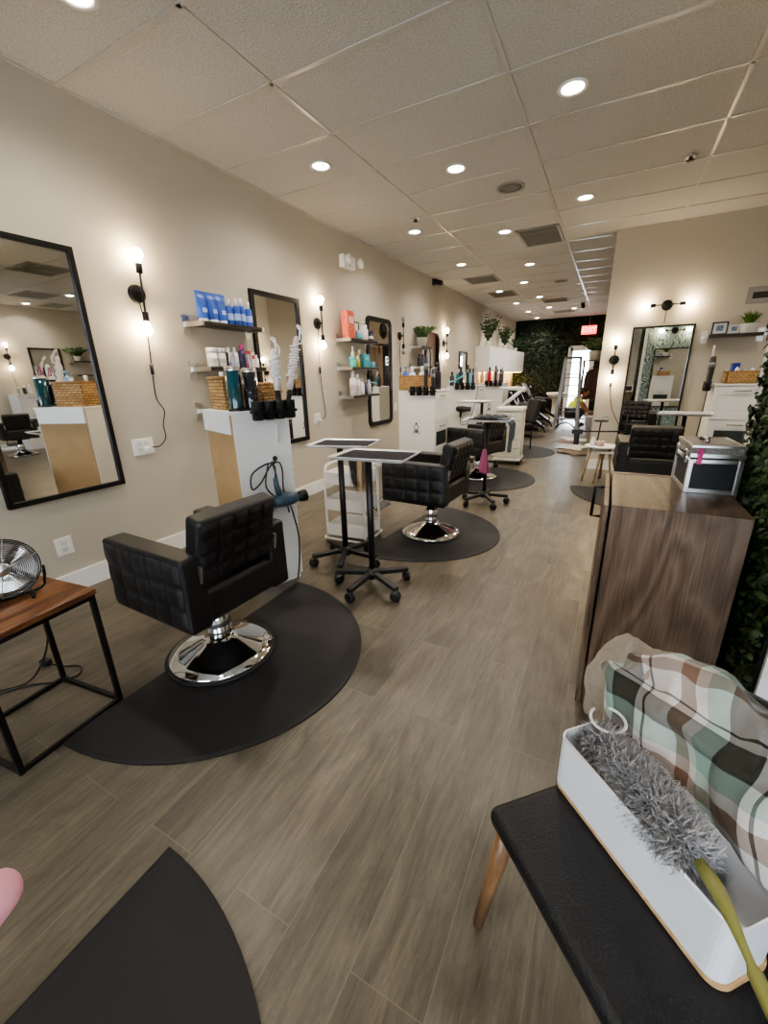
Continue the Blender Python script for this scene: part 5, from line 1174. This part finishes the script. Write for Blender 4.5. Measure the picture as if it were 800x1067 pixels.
hd_ = MB(); hd_.ball((.19,0,.84), .095, (1,.82,1.15)); hd_.ball((.285,0,.825), .018, (1,.7,1)); hd_.ball((.262,0,.785), .016, (.7,1.4,.5))
for s in (-1,1): hd_.ball((.18,s*.082,.835), .022, (.6,.4,1.1)); 
hd_.build('head', SKIN, pe)
ey = MB(); [ey.ball((.265,s*.032,.85), .009) for s in (-1,1)]; ey.build('eyes', mat((.03,.02,.02), .3), pe)
MB().ball((.175,0,.865), .10, (1,.86,1.05)).build('hair', mat((.015,.01,.008), .7), pe)
V2 = [V[0],V[1],V[2],V[3],V[13],(.14,-.20,.56),V[16],(.15,.2,.56)]
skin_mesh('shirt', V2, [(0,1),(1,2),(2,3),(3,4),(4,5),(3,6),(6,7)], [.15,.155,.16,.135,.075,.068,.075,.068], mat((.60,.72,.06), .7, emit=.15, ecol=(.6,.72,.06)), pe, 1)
V3 = [V[0]]+V[5:8]+V[9:12]
skin_mesh('trousers', V3, [(0,1),(1,2),(2,3),(0,4),(4,5),(5,6)], [.15,.115,.09,.062,.115,.09,.062], mat((.05,.055,.07), .85), pe, 1)
for s, vv in ((-1,V[8]),(1,V[12])): MB().ball((vv[0]-.02,vv[1],.04), .05, (2.2,.9,.8)).build('shoe', mat((.04,.035,.03), .6), pe)
for pa, s in ((V[15],-1),(V[18],1)):
    p = Vector(pa); vv = [p, p+Vector((.05,0,-.04))]; ee = [(0,1)]; rr = [.028,.03]
    for k in range(4):
        b = p+Vector((.06,(k-1.5)*.018,-.05)); vv += [b, b+Vector((.03,0,-.03)), b+Vector((.035,0,-.06+.006*abs(k-1.5)))]; n = len(vv); ee += [(1,n-3),(n-3,n-2),(n-2,n-1)]; rr += [.009,.008,.007]
    vv += [p+Vector((.04,-s*.04,-.04)), p+Vector((.06,-s*.05,-.07))]; n = len(vv); ee += [(0,n-2),(n-2,n-1)]; rr += [.010,.008]
    skin_mesh('hand', [tuple(q) for q in vv], ee, rr, SKIN, pe, 1)
t = thing('bucket', 'pale blue white bucket on the floor beside the crouching person', 'bucket', (-.32,11.4,0)); MB().lathe([(.10,0),(.105,.004),(.13,.28),(.137,.29),(.125,.29),(.10,.02),(0,.02)], seg=22).build('pail', mat((.75,.8,.85), .4), t); MB().tube(arc((-.13,0,.27),(.13,0,.27),-.14,10), .004, 6).build('handle', STEEL, t)  # added pail, a pale stand-in for bright window glare

# photographer's hand: one pink fingertip reaches into the left edge of the view
hn = thing('hand', 'pink out of focus fingertip poking in at the left edge of the picture', 'hand', (-.27,-.04,1.04))
tip = Vector((-0.1708,0.0244,1.1625)); fe = Vector((-.47,-.47,-.74)).normalized(); fs_ = Vector((-.7071,.7071,0)); fnn = fe.cross(fs_); mcp = tip+fe*.085; wr = mcp+fe*.085+fs_*.03
HV = [wr, wr.lerp(mcp+fs_*.03,.5)]; HE = [(0,1)]; HR = [.024,(.034,.016)]
def chain(ps, rs, root=1):
    for i, (p, r) in enumerate(zip(ps, rs)): HV.append(p); HR.append(r); HE.append((root if i == 0 else len(HV)-2, len(HV)-1))
chain([mcp, mcp-fe*.035, mcp-fe*.06, tip+fe*.004], [.0115,.0098,.0094,.0086])
for k in (1,2,3):
    mk = mcp+fs_*.021*k+fe*(.002*k*k); chain([mk, mk-fe*.028-fnn*.012, mk-fe*.020-fnn*.036, mk+fe*.004-fnn*.036], [.0105,.0088,.008,.0072])
chain([wr-fs_*.028-fe*.02, wr-fs_*.042-fe*.05-fnn*.012, wr-fs_*.036-fe*.075-fnn*.022], [.013,.010,.008], 0)
HV += [wr+fe*.12+fs_*.02, wr+fe*.25+fs_*.03]; HR += [.028,.036]; n_ = len(HV); HE += [(0,n_-2),(n_-2,n_-1)]
org = Vector((-.27,-.04,1.04))
skin_mesh('palm_and_fingers', [tuple(v-org) for v in HV], HE, HR, mat((.80,.36,.42), .6), hn, 2)
# ------------------------------------------------------------------ lighting
def area(name, loc, rot, sx, sy, e, col):
    l = bpy.data.lights.new(name, 'AREA'); l.shape = 'RECTANGLE'; l.size = sx; l.size_y = sy; l.energy = e; l.color = col
    o = bpy.data.objects.new(name, l); COL.objects.link(o); o.location = loc; o.rotation_euler = rot; return o
area('front_daylight', (1.35,YF-.25,1.5), (R(90),0,0), 6.3, 2.2, 300, (.86,.93,1.0))
area('rear_daylight', (-.94,YB+.5,1.1), (R(-90),0,0), .7, 1.9, 150, (.85,.93,1.0))
wd = bpy.data.worlds.new('sky'); bpy.context.scene.world = wd; wd.use_nodes = True
bgn = wd.node_tree.nodes['Background']; bgn.inputs['Color'].default_value = (.80,.9,1,1); bgn.inputs['Strength'].default_value = 2.5

# ------------------------------------------------------------------ camera
ra, rb, rc_ = .3183, .4924, -.0256
def Rx(a): return Matrix(((1,0,0),(0,math.cos(a),-math.sin(a)),(0,math.sin(a),math.cos(a))))
def Ry(a): return Matrix(((math.cos(a),0,math.sin(a)),(0,1,0),(-math.sin(a),0,math.cos(a))))
def Rz(a): return Matrix(((math.cos(a),-math.sin(a),0),(math.sin(a),math.cos(a),0),(0,0,1)))
Rm = Rz(rc_) @ Rx(ra) @ Ry(rb)        # rows act on (x, -z, y) of the world
def row(i): r = Rm[i]; return Vector((r[0], r[2], -r[1]))
right, upv, back = row(0), -row(1), -row(2)
cam = bpy.data.cameras.new('camera'); cam.sensor_fit = 'HORIZONTAL'; cam.sensor_width = 36; cam.lens = 36*427.9/800; cam.clip_start = .02
co = bpy.data.objects.new('camera', cam); COL.objects.link(co)
co.matrix_world = Matrix(((right.x,upv.x,back.x,0),(right.y,upv.y,back.y,0),(right.z,upv.z,back.z,1.3315),(0,0,0,1)))
sc = bpy.context.scene; sc.camera = co
sc.view_settings.view_transform = 'AgX'; sc.view_settings.look = 'AgX - Medium High Contrast'; sc.view_settings.exposure = 0.42
